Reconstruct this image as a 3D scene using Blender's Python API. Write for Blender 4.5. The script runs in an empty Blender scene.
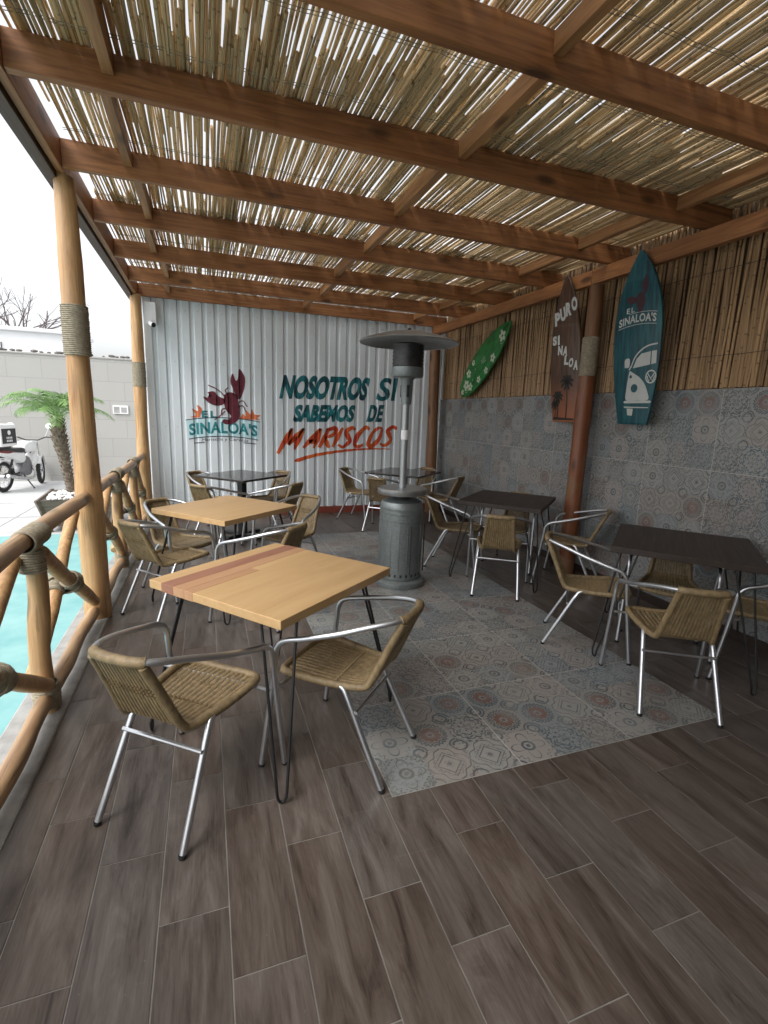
import bpy, bmesh, math, random
from mathutils import Vector, Matrix
R=math.radians; PI=math.pi
rnd=random.Random(7)
sc=bpy.context.scene
COL=sc.collection

# ------------------------------------------------------------------ nodes
class NT:
    def __init__(s,nt): s.nt=nt
    def node(s,t,**k):
        n=s.nt.nodes.new(t)
        for a,b in k.items(): setattr(n,a,b)
        return n
    def link(s,a,b): s.nt.links.new(a,b)
    def inp(s,sock,v):
        if hasattr(v,'is_linked') or isinstance(v,bpy.types.NodeSocket): s.link(v,sock)
        elif isinstance(v,(tuple,list)):
            v=tuple(v)
            if len(v)==3 and len(sock.default_value)==4: v=v+(1,)
            sock.default_value=v
        else: sock.default_value=v
    def m(s,op,a,b=None,c=None,clamp=False):
        n=s.node('ShaderNodeMath',operation=op,use_clamp=clamp)
        s.inp(n.inputs[0],a)
        if b is not None: s.inp(n.inputs[1],b)
        if c is not None: s.inp(n.inputs[2],c)
        return n.outputs[0]
    def mix(s,f,a,b):
        n=s.node('ShaderNodeMix',data_type='RGBA')
        s.inp(n.inputs[0],f); s.inp(n.inputs[6],a); s.inp(n.inputs[7],b)
        return n.outputs[2]
    def obj(s):
        return s.node('ShaderNodeTexCoord').outputs['Object']
    def mapping(s,v,scale=(1,1,1),loc=(0,0,0)):
        n=s.node('ShaderNodeMapping'); s.link(v,n.inputs[0])
        s.inp(n.inputs['Scale'],scale); s.inp(n.inputs['Location'],loc)
        return n.outputs[0]
    def noise(s,v,scale=5,detail=4,rough=.55,dist=0,out='Fac'):
        n=s.node('ShaderNodeTexNoise'); s.link(v,n.inputs['Vector'])
        n.inputs['Scale'].default_value=scale; n.inputs['Detail'].default_value=detail
        n.inputs['Roughness'].default_value=rough; n.inputs['Distortion'].default_value=dist
        return n.outputs[0 if out=='Fac' else 1]
    def ramp(s,f,stops):
        n=s.node('ShaderNodeValToRGB'); s.link(f,n.inputs[0])
        e=n.color_ramp.elements
        while len(e)<len(stops): e.new(.5)
        for i,(p,c) in enumerate(stops):
            e[i].position=p; e[i].color=(c[0],c[1],c[2],1) if isinstance(c,tuple) else (c,c,c,1)
        return n.outputs[0]
    def sep(s,v):
        n=s.node('ShaderNodeSeparateXYZ'); s.link(v,n.inputs[0]); return n.outputs
    def comb(s,x,y,z=0.0):
        n=s.node('ShaderNodeCombineXYZ')
        for i,q in enumerate((x,y,z)): s.inp(n.inputs[i],q)
        return n.outputs[0]
    def bump(s,h,strength=.3,dist=.01):
        n=s.node('ShaderNodeBump'); s.link(h,n.inputs['Height'])
        n.inputs['Strength'].default_value=strength; n.inputs['Distance'].default_value=dist
        return n.outputs[0]
def mat(name):
    m=bpy.data.materials.new(name); m.use_nodes=True
    t=NT(m.node_tree); b=m.node_tree.nodes['Principled BSDF']
    m.diffuse_color=(.5,.5,.5,1)
    return m,t,b
def simple(name,c,rough=.6,metal=0,var=.15,scale=8,bump=0,c2=None,detail=4,spec=None,aniso=(1,1,1)):
    m,t,b=mat(name)
    v=t.mapping(t.obj(),aniso)
    n=t.noise(v,scale,detail)
    f=t.ramp(n,[(.3,0.0),(.7,1.0)])
    lo=c2 if c2 else tuple(x*(1-var) for x in c); hi=c if c2 else tuple(min(1,x*(1+var)) for x in c)
    t.link(t.mix(f,lo,hi),b.inputs['Base Color'])
    t.link(t.m('MULTIPLY_ADD',n,.25,rough-.12,clamp=True),b.inputs['Roughness'])
    b.inputs['Metallic'].default_value=metal
    if spec is not None: b.inputs['Specular IOR Level'].default_value=spec
    if bump: t.link(t.bump(t.noise(v,scale*6,3),bump,.004),b.inputs['Normal'])
    return m
def wood(name,axis,dark,light,rough=.5,scale=1.,knots=True,freq=9,bump=.15,crack=False):
    """grain runs along axis"""
    m,t,b=mat(name)
    oi=t.node('ShaderNodeObjectInfo').outputs['Random']
    co=t.obj()
    n=t.node('ShaderNodeVectorMath',operation='ADD'); t.link(co,n.inputs[0])
    t.link(t.comb(t.m('MULTIPLY',oi,17.),t.m('MULTIPLY',oi,31.),t.m('MULTIPLY',oi,9.)),n.inputs[1])
    co=n.outputs[0]
    s=[freq*scale]*3; s[axis]=.6*scale
    v=t.mapping(co,tuple(s))
    a=t.noise(v,1.6,6,.68,1.6)
    s2=[70.*scale]*3; s2[axis]=2.2*scale
    f=t.noise(t.mapping(co,tuple(s2)),1.,3,.6)
    g=t.m('ADD',t.m('MULTIPLY',a,.75),t.m('MULTIPLY',f,.3))
    colr=t.ramp(g,[(.36,dark),(.52,tuple((p+q)/2 for p,q in zip(dark,light))),(.68,light)])
    if knots:
        vo=t.node('ShaderNodeTexVoronoi'); s3=[6.*scale]*3; s3[axis]=2.2*scale
        t.link(t.mapping(co,tuple(s3)),vo.inputs['Vector']); vo.inputs['Scale'].default_value=1.
        k=t.ramp(vo.outputs['Distance'],[(.10,1.0),(.21,0.0)])
        colr=t.mix(t.m('MULTIPLY',k,.75),colr,tuple(x*.25 for x in dark))
    if crack:
        s4=[55.*scale]*3; s4[axis]=1.5*scale
        ck=t.ramp(t.noise(t.mapping(co,tuple(s4)),1.,3,.5,.3),[(.62,0.0),(.68,1.0)])
        colr=t.mix(t.m('MULTIPLY',ck,.5),colr,tuple(x*.3 for x in dark))
        gy=t.ramp(t.noise(co,3.,4,.6),[(.45,0.0),(.75,1.0)])
        colr=t.mix(t.m('MULTIPLY',gy,.35),colr,(.20,.14,.095))
    t.link(colr,b.inputs['Base Color'])
    t.link(t.m('MULTIPLY_ADD',f,.25,rough-.1,clamp=True),b.inputs['Roughness'])
    t.link(t.bump(g,bump,.006),b.inputs['Normal'])
    return m
M={}
BD,BL=(.135,.048,.016),(.40,.175,.062)
for i,a in enumerate('xyz'):
    M['beam'+a]=wood('stained pine '+a,i,BD,BL)
M['honey']=wood('honey pine',1,(.17,.075,.026),(.42,.21,.085))
M['fascia']=wood('dark fascia',1,(.03,.014,.009),(.07,.035,.02))
M['log']=wood('varnished log',2,(.30,.15,.06),(.60,.38,.18),rough=.42,freq=6,crack=True,bump=.35)
M['logy']=wood('varnished rail log',1,(.26,.15,.08),(.54,.36,.20),rough=.42,freq=6,crack=True,bump=.35)
def redlog():
    m=wood('red stained log',2,(.13,.038,.013),(.23,.075,.026),rough=.4,freq=6,crack=True,bump=.35); return m
M['redlog']=redlog()
M['brownlog']=wood('brown log',2,(.13,.058,.024),(.23,.11,.048),rough=.45,freq=6,crack=True,bump=.35)
M['rope']=simple('sisal rope',(.30,.26,.19),.9,var=.3,scale=60,bump=.6)
M['maple']=wood('light table wood',0,(.43,.265,.115),(.52,.34,.165),rough=.38,knots=False,freq=5,bump=.05)
M['stripe1']=wood('rose table stripe',0,(.22,.09,.05),(.30,.135,.08),rough=.38,knots=False,freq=8,bump=.05)
M['stripe2']=wood('pale rose table stripe',0,(.36,.19,.095),(.44,.25,.13),rough=.38,knots=False,freq=8,bump=.05)
M['darktop']=wood('dark brown table wood',0,(.014,.009,.007),(.042,.026,.019),rough=.48,knots=False,freq=8,bump=.1)
M['blacktop']=simple('black glossy laminate',(.02,.015,.014),.16,var=.3,scale=20)
M['blacksteel']=simple('black painted steel',(.012,.012,.013),.4,var=.2)
M['alu']=simple('brushed aluminium tube',(.60,.62,.65),.33,metal=1,var=.04,scale=3)
M['rubber']=simple('black rubber',(.015,.015,.015),.8)
M['rattan']=simple('olive tan woven plastic',(.27,.195,.100),.5,var=.0,scale=45,c2=(.14,.10,.05),bump=.5,aniso=(1,1,.6))
_n=M['rattan'].node_tree; _t=NT(_n); _b=_n.nodes['Principled BSDF']; _l=_b.inputs['Base Color'].links[0].from_socket
_h=_t.node('ShaderNodeHueSaturation'); _t.link(_l,_h.inputs['Color']); _t.link(_t.m('MULTIPLY_ADD',_t.node('ShaderNodeObjectInfo').outputs['Random'],.35,.85),_h.inputs['Value']); _t.link(_h.outputs[0],_b.inputs['Base Color'])
M['steelh']=simple('grey hammered heater steel',(.20,.225,.225),.38,metal=.55,var=.15,scale=50,bump=.2)
M['steelbright']=simple('stainless pole',(.36,.38,.39),.5,metal=.8,var=.04,scale=3)
M['steeldark']=simple('sooty steel',(.05,.05,.05),.45,metal=.7,var=.3,scale=20)
M['dish']=simple('aluminium reflector',(.42,.43,.43),.35,metal=.9,var=.1,scale=12)
def plankmat():
    m,t,b=mat('wood look floor tile')
    at=t.node('ShaderNodeAttribute',attribute_name='tone')
    co=t.obj(); sp=t.sep(at.outputs['Color'])
    n=t.node('ShaderNodeVectorMath',operation='ADD'); t.link(co,n.inputs[0])
    t.link(t.comb(t.m('MULTIPLY',sp[0],40.),t.m('MULTIPLY',sp[1],40.),0.),n.inputs[1]); co=n.outputs[0]
    a=t.noise(t.mapping(co,(11,2.0,1)),1.1,6,.66,1.0)
    f=t.noise(t.mapping(co,(170,8,1)),1.,6,.7,.3)
    g=t.m('ADD',t.m('MULTIPLY',a,.72),t.m('MULTIPLY',f,.32))
    c=t.ramp(g,[(.36,(.028,.020,.016)),(.46,(.064,.048,.039)),(.56,(.094,.075,.063)),(.72,(.145,.122,.106))])
    hs=t.node('ShaderNodeHueSaturation'); t.link(c,hs.inputs['Color'])
    t.link(t.m('MULTIPLY_ADD',sp[2],.22,.92),hs.inputs['Value']); t.link(t.m('MULTIPLY_ADD',sp[0],.35,.75),hs.inputs['Saturation'])
    d=t.noise(t.obj(),1.3,4)
    c2=t.mix(t.m('MULTIPLY',t.ramp(d,[(.45,0.),(.75,1.)]),.22),hs.outputs[0],(.13,.118,.108))
    sp_=t.ramp(t.noise(t.obj(),55.,3,.6),[(.70,0.0),(.76,1.0)])
    c2=t.mix(t.m('MULTIPLY',sp_,.30),c2,(.22,.20,.18))
    sc_=t.ramp(t.noise(t.mapping(t.obj(),(3,60,1)),1.,4,.6,1.),[(.70,0.0),(.73,1.0)])
    c2=t.mix(t.m('MULTIPLY',sc_,.12),c2,(.20,.18,.16))
    t.link(c2,b.inputs['Base Color'])
    t.link(t.m('MULTIPLY_ADD',g,.3,.20),b.inputs['Roughness'])
    t.link(t.bump(g,.25,.003),b.inputs['Normal'])
    return m
M['plank']=plankmat()
M['grout']=simple('pale grout',(.20,.188,.172),.9,var=.25,scale=6)
M['kerb']=simple('cement kerb',(.33,.33,.32),.85,var=.25,scale=9,bump=.3)
def tilemat(name,axa,axb,offa,offb,big,base=(.245,.243,.228)):
    m,t,b=mat(name)
    o=t.sep(t.obj()); cell=big/3.
    a=t.m('DIVIDE',t.m('SUBTRACT',o[axa],offa),cell); c=t.m('DIVIDE',t.m('SUBTRACT',o[axb],offb),cell)
    fa=t.m('FLOOR',a); fb=t.m('FLOOR',c)
    u=t.m('MULTIPLY_ADD',t.m('FRACT',a),2.,-1.); v=t.m('MULTIPLY_ADD',t.m('FRACT',c),2.,-1.)
    wn=t.node('ShaderNodeTexWhiteNoise',noise_dimensions='2D')
    t.link(t.comb(t.m('MODULO',t.m('ADD',fa,60.),9.),t.m('MODULO',t.m('ADD',fb,60.),7.)),wn.inputs['Vector'])
    h=wn.outputs['Value']; hc=t.sep(wn.outputs['Color'])
    r=t.m('SQRT',t.m('ADD',t.m('MULTIPLY',u,u),t.m('MULTIPLY',v,v)))
    th=t.m('ARCTAN2',v,u)
    def ring(rr,r0,w): return t.m('LESS_THAN',t.m('ABSOLUTE',t.m('SUBTRACT',rr,r0)),w)
    def band(x,lo,hi): return t.m('MULTIPLY',t.m('GREATER_THAN',x,lo),t.m('LESS_THAN',x,hi))
    def mx(*l):
        q=l[0]
        for z in l[1:]: q=t.m('MAXIMUM',q,z)
        return q
    # corner ornament shared by neighbouring cells
    au=t.m('SUBTRACT',1.,t.m('ABSOLUTE',u)); av=t.m('SUBTRACT',1.,t.m('ABSOLUTE',v))
    rc=t.m('SQRT',t.m('ADD',t.m('MULTIPLY',au,au),t.m('MULTIPLY',av,av)))
    thc=t.m('ARCTAN2',av,au)
    # A rosette (brown red filled)
    pr=t.m('ADD',r,t.m('MULTIPLY',t.m('COSINE',t.m('MULTIPLY',th,12.)),.045))
    A=mx(band(pr,.20,.50),t.m('LESS_THAN',r,.10)); A_line=mx(ring(t.m('ADD',r,t.m('MULTIPLY',t.m('COSINE',t.m('MULTIPLY',th,24.)),.05)),.74,.05),ring(pr,.60,.03),ring(rc,.42,.04),ring(rc,.25,.05))
    # B dense lace
    la=t.m('MULTIPLY',t.m('SINE',t.m('MULTIPLY',u,11.)),t.m('SINE',t.m('MULTIPLY',v,11.)))
    rr=t.m('SINE',t.m('ADD',t.m('MULTIPLY',r,22.),t.m('MULTIPLY',t.m('COSINE',t.m('MULTIPLY',th,8.)),2.)))
    B=mx(t.m('GREATER_THAN',t.m('MULTIPLY',la,rr),.12),ring(pr,.8,.03),ring(rc,.30,.05))
    # C diamond lines
    dd=t.m('ADD',t.m('ABSOLUTE',u),t.m('ABSOLUTE',v))
    dots=t.m('MULTIPLY',t.m('GREATER_THAN',t.m('MULTIPLY',t.m('SINE',t.m('MULTIPLY',u,25.)),t.m('SINE',t.m('MULTIPLY',v,25.))),.45),t.m('GREATER_THAN',hc[1],.4))
    C=mx(t.m('MULTIPLY',dots,t.m('GREATER_THAN',dd,.75)),ring(dd,.55,.04),ring(dd,.75,.02),ring(rc,.35,.045),ring(t.m('ADD',dd,t.m('MULTIPLY',t.m('COSINE',t.m('MULTIPLY',th,8.)),.08)),1.1,.04),t.m('LESS_THAN',dd,.14))
    # D small ring and petals
    pe=t.m('MULTIPLY',t.m('ABSOLUTE',t.m('COSINE',t.m('MULTIPLY',th,2.))),.85)
    D=mx(t.m('MULTIPLY',dots,t.m('GREATER_THAN',r,.85)),t.m('LESS_THAN',r,.10),ring(r,.27,.06),ring(r,pe,.03) if False else t.m('LESS_THAN',t.m('ABSOLUTE',t.m('SUBTRACT',r,pe)),.035),ring(rc,.22,.06),t.m('LESS_THAN',t.m('ABSOLUTE',t.m('SUBTRACT',rc,t.m('ADD',.5,t.m('MULTIPLY',t.m('COSINE',t.m('MULTIPLY',thc,12.)),.07)))),.025))
    def sel(lo,hi): return band(h,lo,hi)
    sA,sB,sC,sD=sel(-.1,.2),sel(.2,.48),sel(.48,.74),sel(.74,1.1)
    red=t.m('MULTIPLY',sA,A)
    vo=t.node('ShaderNodeTexVoronoi',feature='DISTANCE_TO_EDGE'); t.link(t.comb(a,c),vo.inputs['Vector']); vo.inputs['Scale'].default_value=11.
    fil=t.m('MULTIPLY',t.m('LESS_THAN',vo.outputs['Distance'],.055),t.m('MULTIPLY',t.m('GREATER_THAN',t.m('SINE',t.m('MULTIPLY',r,13.)),.1),t.m('GREATER_THAN',hc[2],.3)))
    blue=mx(t.m('MULTIPLY',fil,.7),t.m('MULTIPLY',sA,A_line),t.m('MULTIPLY',sB,B),t.m('MULTIPLY',sC,C),t.m('MULTIPLY',sD,D))
    # per-cell ground tint
    g1=t.mix(hc[0],tuple(x*.90 for x in base),tuple(x*1.12 for x in base))
    g1=t.mix(t.m('MULTIPLY',t.m('GREATER_THAN',hc[1],.66),.35),g1,(.14,.19,.22))
    g1=t.mix(t.m('MULTIPLY',t.m('LESS_THAN',hc[1],.22),.22),g1,(.28,.20,.17))
    wear=t.ramp(t.noise(t.obj(),7.,5,.65),[(.35,.45),(.58,1.)])
    ink=t.mix(hc[2],(.025,.065,.10),(.06,.055,.05))
    c1=t.mix(t.m('MULTIPLY',t.m('MULTIPLY',blue,wear),.85),g1,ink)
    c1=t.mix(t.m('MULTIPLY',t.m('MULTIPLY',red,wear),.8),c1,(.13,.055,.04))
    # grout
    ga=t.m('ABSOLUTE',t.m('SUBTRACT',t.m('FRACT',t.m('DIVIDE',a,3.)),.5)); gb=t.m('ABSOLUTE',t.m('SUBTRACT',t.m('FRACT',t.m('DIVIDE',c,3.)),.5))
    gr=t.m('GREATER_THAN',t.m('MAXIMUM',ga,gb),.5-.0022/big)
    c1=t.mix(t.m('MULTIPLY',gr,.85),c1,(.45,.43,.40))
    big_n=t.noise(t.obj(),2.,4)
    c1=t.mix(t.m('MULTIPLY',t.ramp(big_n,[(.4,0.),(.7,1.)]),.25),c1,(.20,.185,.17))
    t.link(c1,b.inputs['Base Color'])
    t.link(t.m('MULTIPLY_ADD',big_n,.25,.25),b.inputs['Roughness'])
    t.link(t.bump(t.m('SUBTRACT',1.,gr),.3,.002),b.inputs['Normal'])
    return m
M['floortile']=tilemat('patterned floor tile',0,1,.657,1.57,.62)
M['walltile']=tilemat('patterned wall tile',1,2,.2,-.02,.6,base=(.25,.25,.24))
M['corr']=simple('white painted corrugated sheet',(.66,.71,.74),.42,var=.05,scale=3,bump=.02,aniso=(1,1,.3))
M['red']=simple('red oxide paint',(.22,.05,.03),.6,var=.2,scale=8)
M['reedscreen']=simple('dark backing board',(.085,.052,.028),.9)
def reedmat(name,dark,light,trans,axis):
    m,t,b=mat(name)
    at=t.sep(t.node('ShaderNodeAttribute',attribute_name='tone').outputs['Color'])
    s=[60.]*3; s[axis]=3.
    n=t.noise(t.mapping(t.obj(),tuple(s)),1.,4,.6)
    c=t.mix(t.m('ADD',t.m('MULTIPLY',at[0],.6),t.m('MULTIPLY',n,.5),clamp=True),dark,light)
    # darker joints (nodes of the cane)
    o=t.sep(t.obj())[axis]
    ph=t.m('FRACT',t.m('ADD',t.m('MULTIPLY',o,2.6),t.m('MULTIPLY',at[1],7.)))
    j=t.m('LESS_THAN',ph,.03)
    c=t.mix(t.m('MULTIPLY',j,.55),c,tuple(x*.35 for x in dark))
    t.link(c,b.inputs['Base Color']); b.inputs['Roughness'].default_value=.5
    if trans:
        tr=t.node('ShaderNodeBsdfTranslucent'); t.link(c,tr.inputs[0])
        mx=t.node('ShaderNodeMixShader'); mx.inputs[0].default_value=trans
        t.link(b.outputs[0],mx.inputs[1]); t.link(tr.outputs[0],mx.inputs[2])
        t.link(mx.outputs[0],m.node_tree.nodes['Material Output'].inputs[0])
    return m
M['reed']=reedmat('dry roof reed',(.36,.25,.125),(.80,.64,.40),.36,1)
M['cane']=reedmat('dry wall reed',(.15,.085,.038),(.44,.28,.14),0,2)
M['pave']=simple('pale concrete paving',(.50,.51,.51),.85,var=.10,scale=2,bump=.2)
M['turq']=simple('turquoise painted ground',(.17,.40,.41),.55,var=.1,scale=4,c2=(.27,.50,.49))
def blockmat():
    m,t,b=mat('light block wall')
    o=t.sep(t.obj()); br=t.node('ShaderNodeTexBrick')
    t.link(t.comb(t.m('ADD',o[0],o[1]),o[2]),br.inputs['Vector'])
    br.inputs['Scale'].default_value=1.; br.inputs['Brick Width'].default_value=.6; br.inputs['Row Height'].default_value=.4
    br.inputs['Mortar Size'].default_value=.006
    t.inp(br.inputs['Color1'],(.36,.355,.335)); t.inp(br.inputs['Color2'],(.385,.38,.36)); t.inp(br.inputs['Mortar'],(.29,.29,.28))
    n=t.noise(t.obj(),1.5,5)
    t.link(t.mix(t.m('MULTIPLY',n,.3),br.outputs[0],(.40,.40,.38)),b.inputs['Base Color'])
    b.inputs['Roughness'].default_value=.9
    t.link(t.bump(t.noise(t.obj(),25,4),.3,.01),b.inputs['Normal'])
    return m
M['block']=blockmat()
M['stone']=simple('dark coping stone',(.12,.11,.10),.9,var=.4,scale=9)
M['white']=simple('white paint',(.78,.79,.78),.4,var=.04)
M['whiterender']=simple('white building render',(.75,.76,.77),.8,var=.04,scale=2)
M['windowdark']=simple('dark window glass',(.03,.035,.045),.15,var=.3)
M['pwood']=wood('planter board',0,(.09,.07,.055),(.20,.155,.12),rough=.8)
M['wstone']=simple('white pebble',(.75,.75,.73),.8,var=.1)
M['palmtrunk']=simple('palm trunk',(.26,.21,.16),.95,var=.0,c2=(.10,.075,.055),scale=16,bump=.8,aniso=(1,1,2.))
M['frond']=simple('palm leaf',(.24,.40,.13),.5,var=.3,scale=5,c2=(.13,.26,.07))
M['bark']=simple('bare bark',(.13,.10,.10),.95,var=.3,scale=6)
M['black']=simple('black plastic',(.02,.02,.02),.5)
M['tyre']=simple('tyre rubber',(.025,.025,.025),.85)
M['seatred']=simple('red seat side',(.16,.02,.02),.5)
M['chrome']=simple('worn chrome',(.6,.6,.62),.25,metal=1,var=.05)
M['engine']=simple('cast engine grey',(.20,.20,.21),.5,metal=.6,var=.3,scale=20)
M['whiteplastic']=simple('white plastic',(.75,.76,.77),.4,var=.03)
# lettering paints
M['tealpaint']=simple('dark teal sign paint',(.012,.20,.23),.5,c2=(.004,.030,.042),scale=7)
M['tealpaint2']=simple('teal crest paint',(.02,.25,.27),.5,c2=(.01,.13,.16),scale=9)
M['skypaint']=simple('pale blue banner paint',(.50,.68,.72),.5,var=.05)
M['redpaint']=simple('orange red brush paint',(.62,.13,.02),.5,c2=(.45,.035,.015),scale=5)
M['orange']=simple('orange flame paint',(.66,.20,.08),.5,c2=(.55,.13,.05),scale=9)
M['maroon']=simple('maroon lobster paint',(.11,.012,.025),.5,var=.35,scale=20)
M['dmaroon']=simple('dark plum paint',(.045,.010,.02),.5,var=.3,scale=20)
M['darkline']=simple('dark fine line paint',(.05,.05,.07),.5)
M['boardwhite']=simple('off white board paint',(.50,.52,.50),.5,var=.06,scale=14)
def boardmat(name,stops,streak=(7,7,.9),grad=None,lo=.3,hi=.7):
    m,t,b=mat(name)
    n=t.noise(t.mapping(t.obj(),streak),2.2,5,.6,.4)
    c=t.ramp(n,[(lo+(hi-lo)*i/(len(stops)-1),s) for i,s in enumerate(stops)])
    if grad:
        z=t.sep(t.obj())[1]
        c=t.mix(t.m('MULTIPLY',t.ramp(t.m('ADD',z,t.m('MULTIPLY',n,.35)),[(.15,1.),(.62,0.)]),.85),c,grad)
    t.link(c,b.inputs['Base Color']); b.inputs['Roughness'].default_value=.4
    return m
M['bteal']=boardmat('teal board paint',[(.003,.022,.034),(.006,.075,.095),(.012,.13,.14)],(14,1.3,1))
M['bbrown']=boardmat('brown board paint',[(.022,.011,.006),(.075,.036,.02),(.14,.066,.036)],(14,1.3,1),grad=(.36,.11,.04))
M['bgreen']=boardmat('green board paint',[(.008,.06,.015),(.015,.16,.03),(.02,.24,.05)],(5,2,1))
M['bedge']=simple('board edge paint',(.02,.03,.03),.4)
M['palmblack']=simple('black silhouette paint',(.012,.01,.008),.5)
M['flower']=simple('cream flower paint',(.50,.55,.42),.5,var=.1)

# ------------------------------------------------------------------ mesh builder
class MB:
    def __init__(s): s.v=[];s.f=[];s.c=None;s.smooth=[]
    def add(s,vs,fs,smooth=False,tone=None):
        o=len(s.v); s.v+= [tuple(v) for v in vs]
        for f in fs: s.f.append(tuple(i+o for i in f)); s.smooth.append(smooth)
        if s.c is not None or tone is not None:
            if s.c is None: s.c=[(.5,.5,.5,1)]*(len(s.f)-len(fs))
            s.c+= [(*(tone or (.5,.5,.5)),1)]*len(fs)
        return s
    def box(s,x0,y0,z0,x1,y1,z1,bev=0,mtx=None,tone=None):
        if bev:
            bm=bmesh.new(); bmesh.ops.create_cube(bm,size=1)
            for v in bm.verts: v.co=Vector(((x0+x1)/2+v.co.x*(x1-x0),(y0+y1)/2+v.co.y*(y1-y0),(z0+z1)/2+v.co.z*(z1-z0)))
            bmesh.ops.bevel(bm,geom=bm.edges[:],offset=bev,segments=2,profile=.5,affect='EDGES')
            bm.verts.ensure_lookup_table(); bm.verts.index_update()
            vs=[v.co.copy() for v in bm.verts]; fs=[[v.index for v in f.verts] for f in bm.faces]; bm.free()
        else:
            vs=[Vector(p) for p in ((x0,y0,z0),(x1,y0,z0),(x1,y1,z0),(x0,y1,z0),(x0,y0,z1),(x1,y0,z1),(x1,y1,z1),(x0,y1,z1))]
            fs=[(0,3,2,1),(4,5,6,7),(0,1,5,4),(1,2,6,5),(2,3,7,6),(3,0,4,7)]
        if mtx: vs=[mtx@v for v in vs]
        return s.add(vs,fs,tone=tone)
    def tube(s,pts,rad,seg=10,caps=True,closed=False,flat=None,tone=None,up=None):
        """sweep a circle (or ellipse if flat=(w,h) with up vector) along pts"""
        P=[Vector(p) for p in pts]; n=len(P)
        rads=rad if isinstance(rad,(list,tuple)) else [rad]*n
        tang=[]
        for i in range(n):
            if closed: d=P[(i+1)%n]-P[i-1]
            else: d=P[min(i+1,n-1)]-P[max(i-1,0)]
            tang.append(d.normalized())
        a=Vector(up) if up else (Vector((0,0,1)) if abs(tang[0].z)<.9 else Vector((1,0,0)))
        nrm=(a-tang[0]*a.dot(tang[0])).normalized()
        vs=[]
        for i in range(n):
            if up: a=Vector(up); 
            else: a=nrm
            q=(a-tang[i]*a.dot(tang[i]))
            if q.length<1e-4: q=nrm
            nrm=q.normalized(); bn=tang[i].cross(nrm)
            for k in range(seg):
                t=2*PI*k/seg
                w,h=(flat if flat else (1,1))
                vs.append(P[i]+(bn*math.cos(t)*w+nrm*math.sin(t)*h)*rads[i])
        fs=[]
        for i in range(n if closed else n-1):
            j=(i+1)%n
            for k in range(seg):
                l=(k+1)%seg; fs.append((i*seg+k,i*seg+l,j*seg+l,j*seg+k))
        s.add(vs,fs,smooth=True,tone=tone)
        if caps and not closed:
            o=len(s.v)-n*seg
            s.f.append(tuple(o+k for k in range(seg))[::-1]); s.smooth.append(False)
            s.f.append(tuple(o+(n-1)*seg+k for k in range(seg))); s.smooth.append(False)
            if s.c is not None: s.c+=[(*(tone or (.5,.5,.5)),1)]*2
        return s
    def lathe(s,prof,seg=32,c=(0,0,0),mtx=None,smooth=True):
        vs=[];fs=[];n=len(prof)
        for r,z in prof:
            for k in range(seg):
                t=2*PI*k/seg; p=Vector((c[0]+r*math.cos(t),c[1]+r*math.sin(t),c[2]+z))
                vs.append(mtx@p if mtx else p)
        for i in range(n-1):
            for k in range(seg):
                l=(k+1)%seg; fs.append((i*seg+k,i*seg+l,(i+1)*seg+l,(i+1)*seg+k))
        s.add(vs,fs,smooth=smooth)
        return s
    def build(s,name,m,parent=None,mats=None):
        me=bpy.data.meshes.new(name); me.from_pydata(s.v,[],s.f); 
        me.polygons.foreach_set('use_smooth',s.smooth)
        if s.c is not None:
            a=me.color_attributes.new('tone','FLOAT_COLOR','CORNER')
            data=[]
            for p in me.polygons:
                for _ in range(p.loop_total): data+=s.c[p.index]
            a.data.foreach_set('color',data)
        me.materials.append(m)
        if any(s.smooth): me.set_sharp_from_angle(angle=R(40))
        o=bpy.data.objects.new(name,me); COL.objects.link(o)
        if parent: o.parent=parent
        return o
def tag(o,label=None,cat=None,group=None,kind=None):
    if label:o['label']=label
    if cat:o['category']=cat
    if group:o['group']=group
    if kind:o['kind']=kind
    return o
def empty(name,loc=(0,0,0),rz=0,label=None,cat=None,group=None):
    o=bpy.data.objects.new(name,None); o.empty_display_size=.2; COL.objects.link(o)
    o.location=loc; o.rotation_euler=(0,0,rz); return tag(o,label,cat,group)
def dup(root,loc,rz,label,group):
    r=root.copy(); COL.objects.link(r); r.location=loc; r.rotation_euler=(0,0,rz); r['label']=label; r['group']=group
    for ch in list(root.children):
        c=ch.copy(); COL.objects.link(c); c.parent=r
        for g in list(ch.children):
            d=g.copy(); COL.objects.link(d); d.parent=c
    return r
def smoothpath(pts,k=6):
    """Catmull-Rom"""
    P=[Vector(p) for p in pts]; out=[]
    P=[P[0]*2-P[1]]+P+[P[-1]*2-P[-2]]
    for i in range(1,len(P)-2):
        for j in range(k):
            t=j/k; a,b,c,d=P[i-1:i+3]
            out.append(.5*((2*b)+(c-a)*t+(2*a-5*b+4*c-d)*t*t+(3*b-a-3*c+d)*t**3))
    out.append(P[-2]); return out
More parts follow.
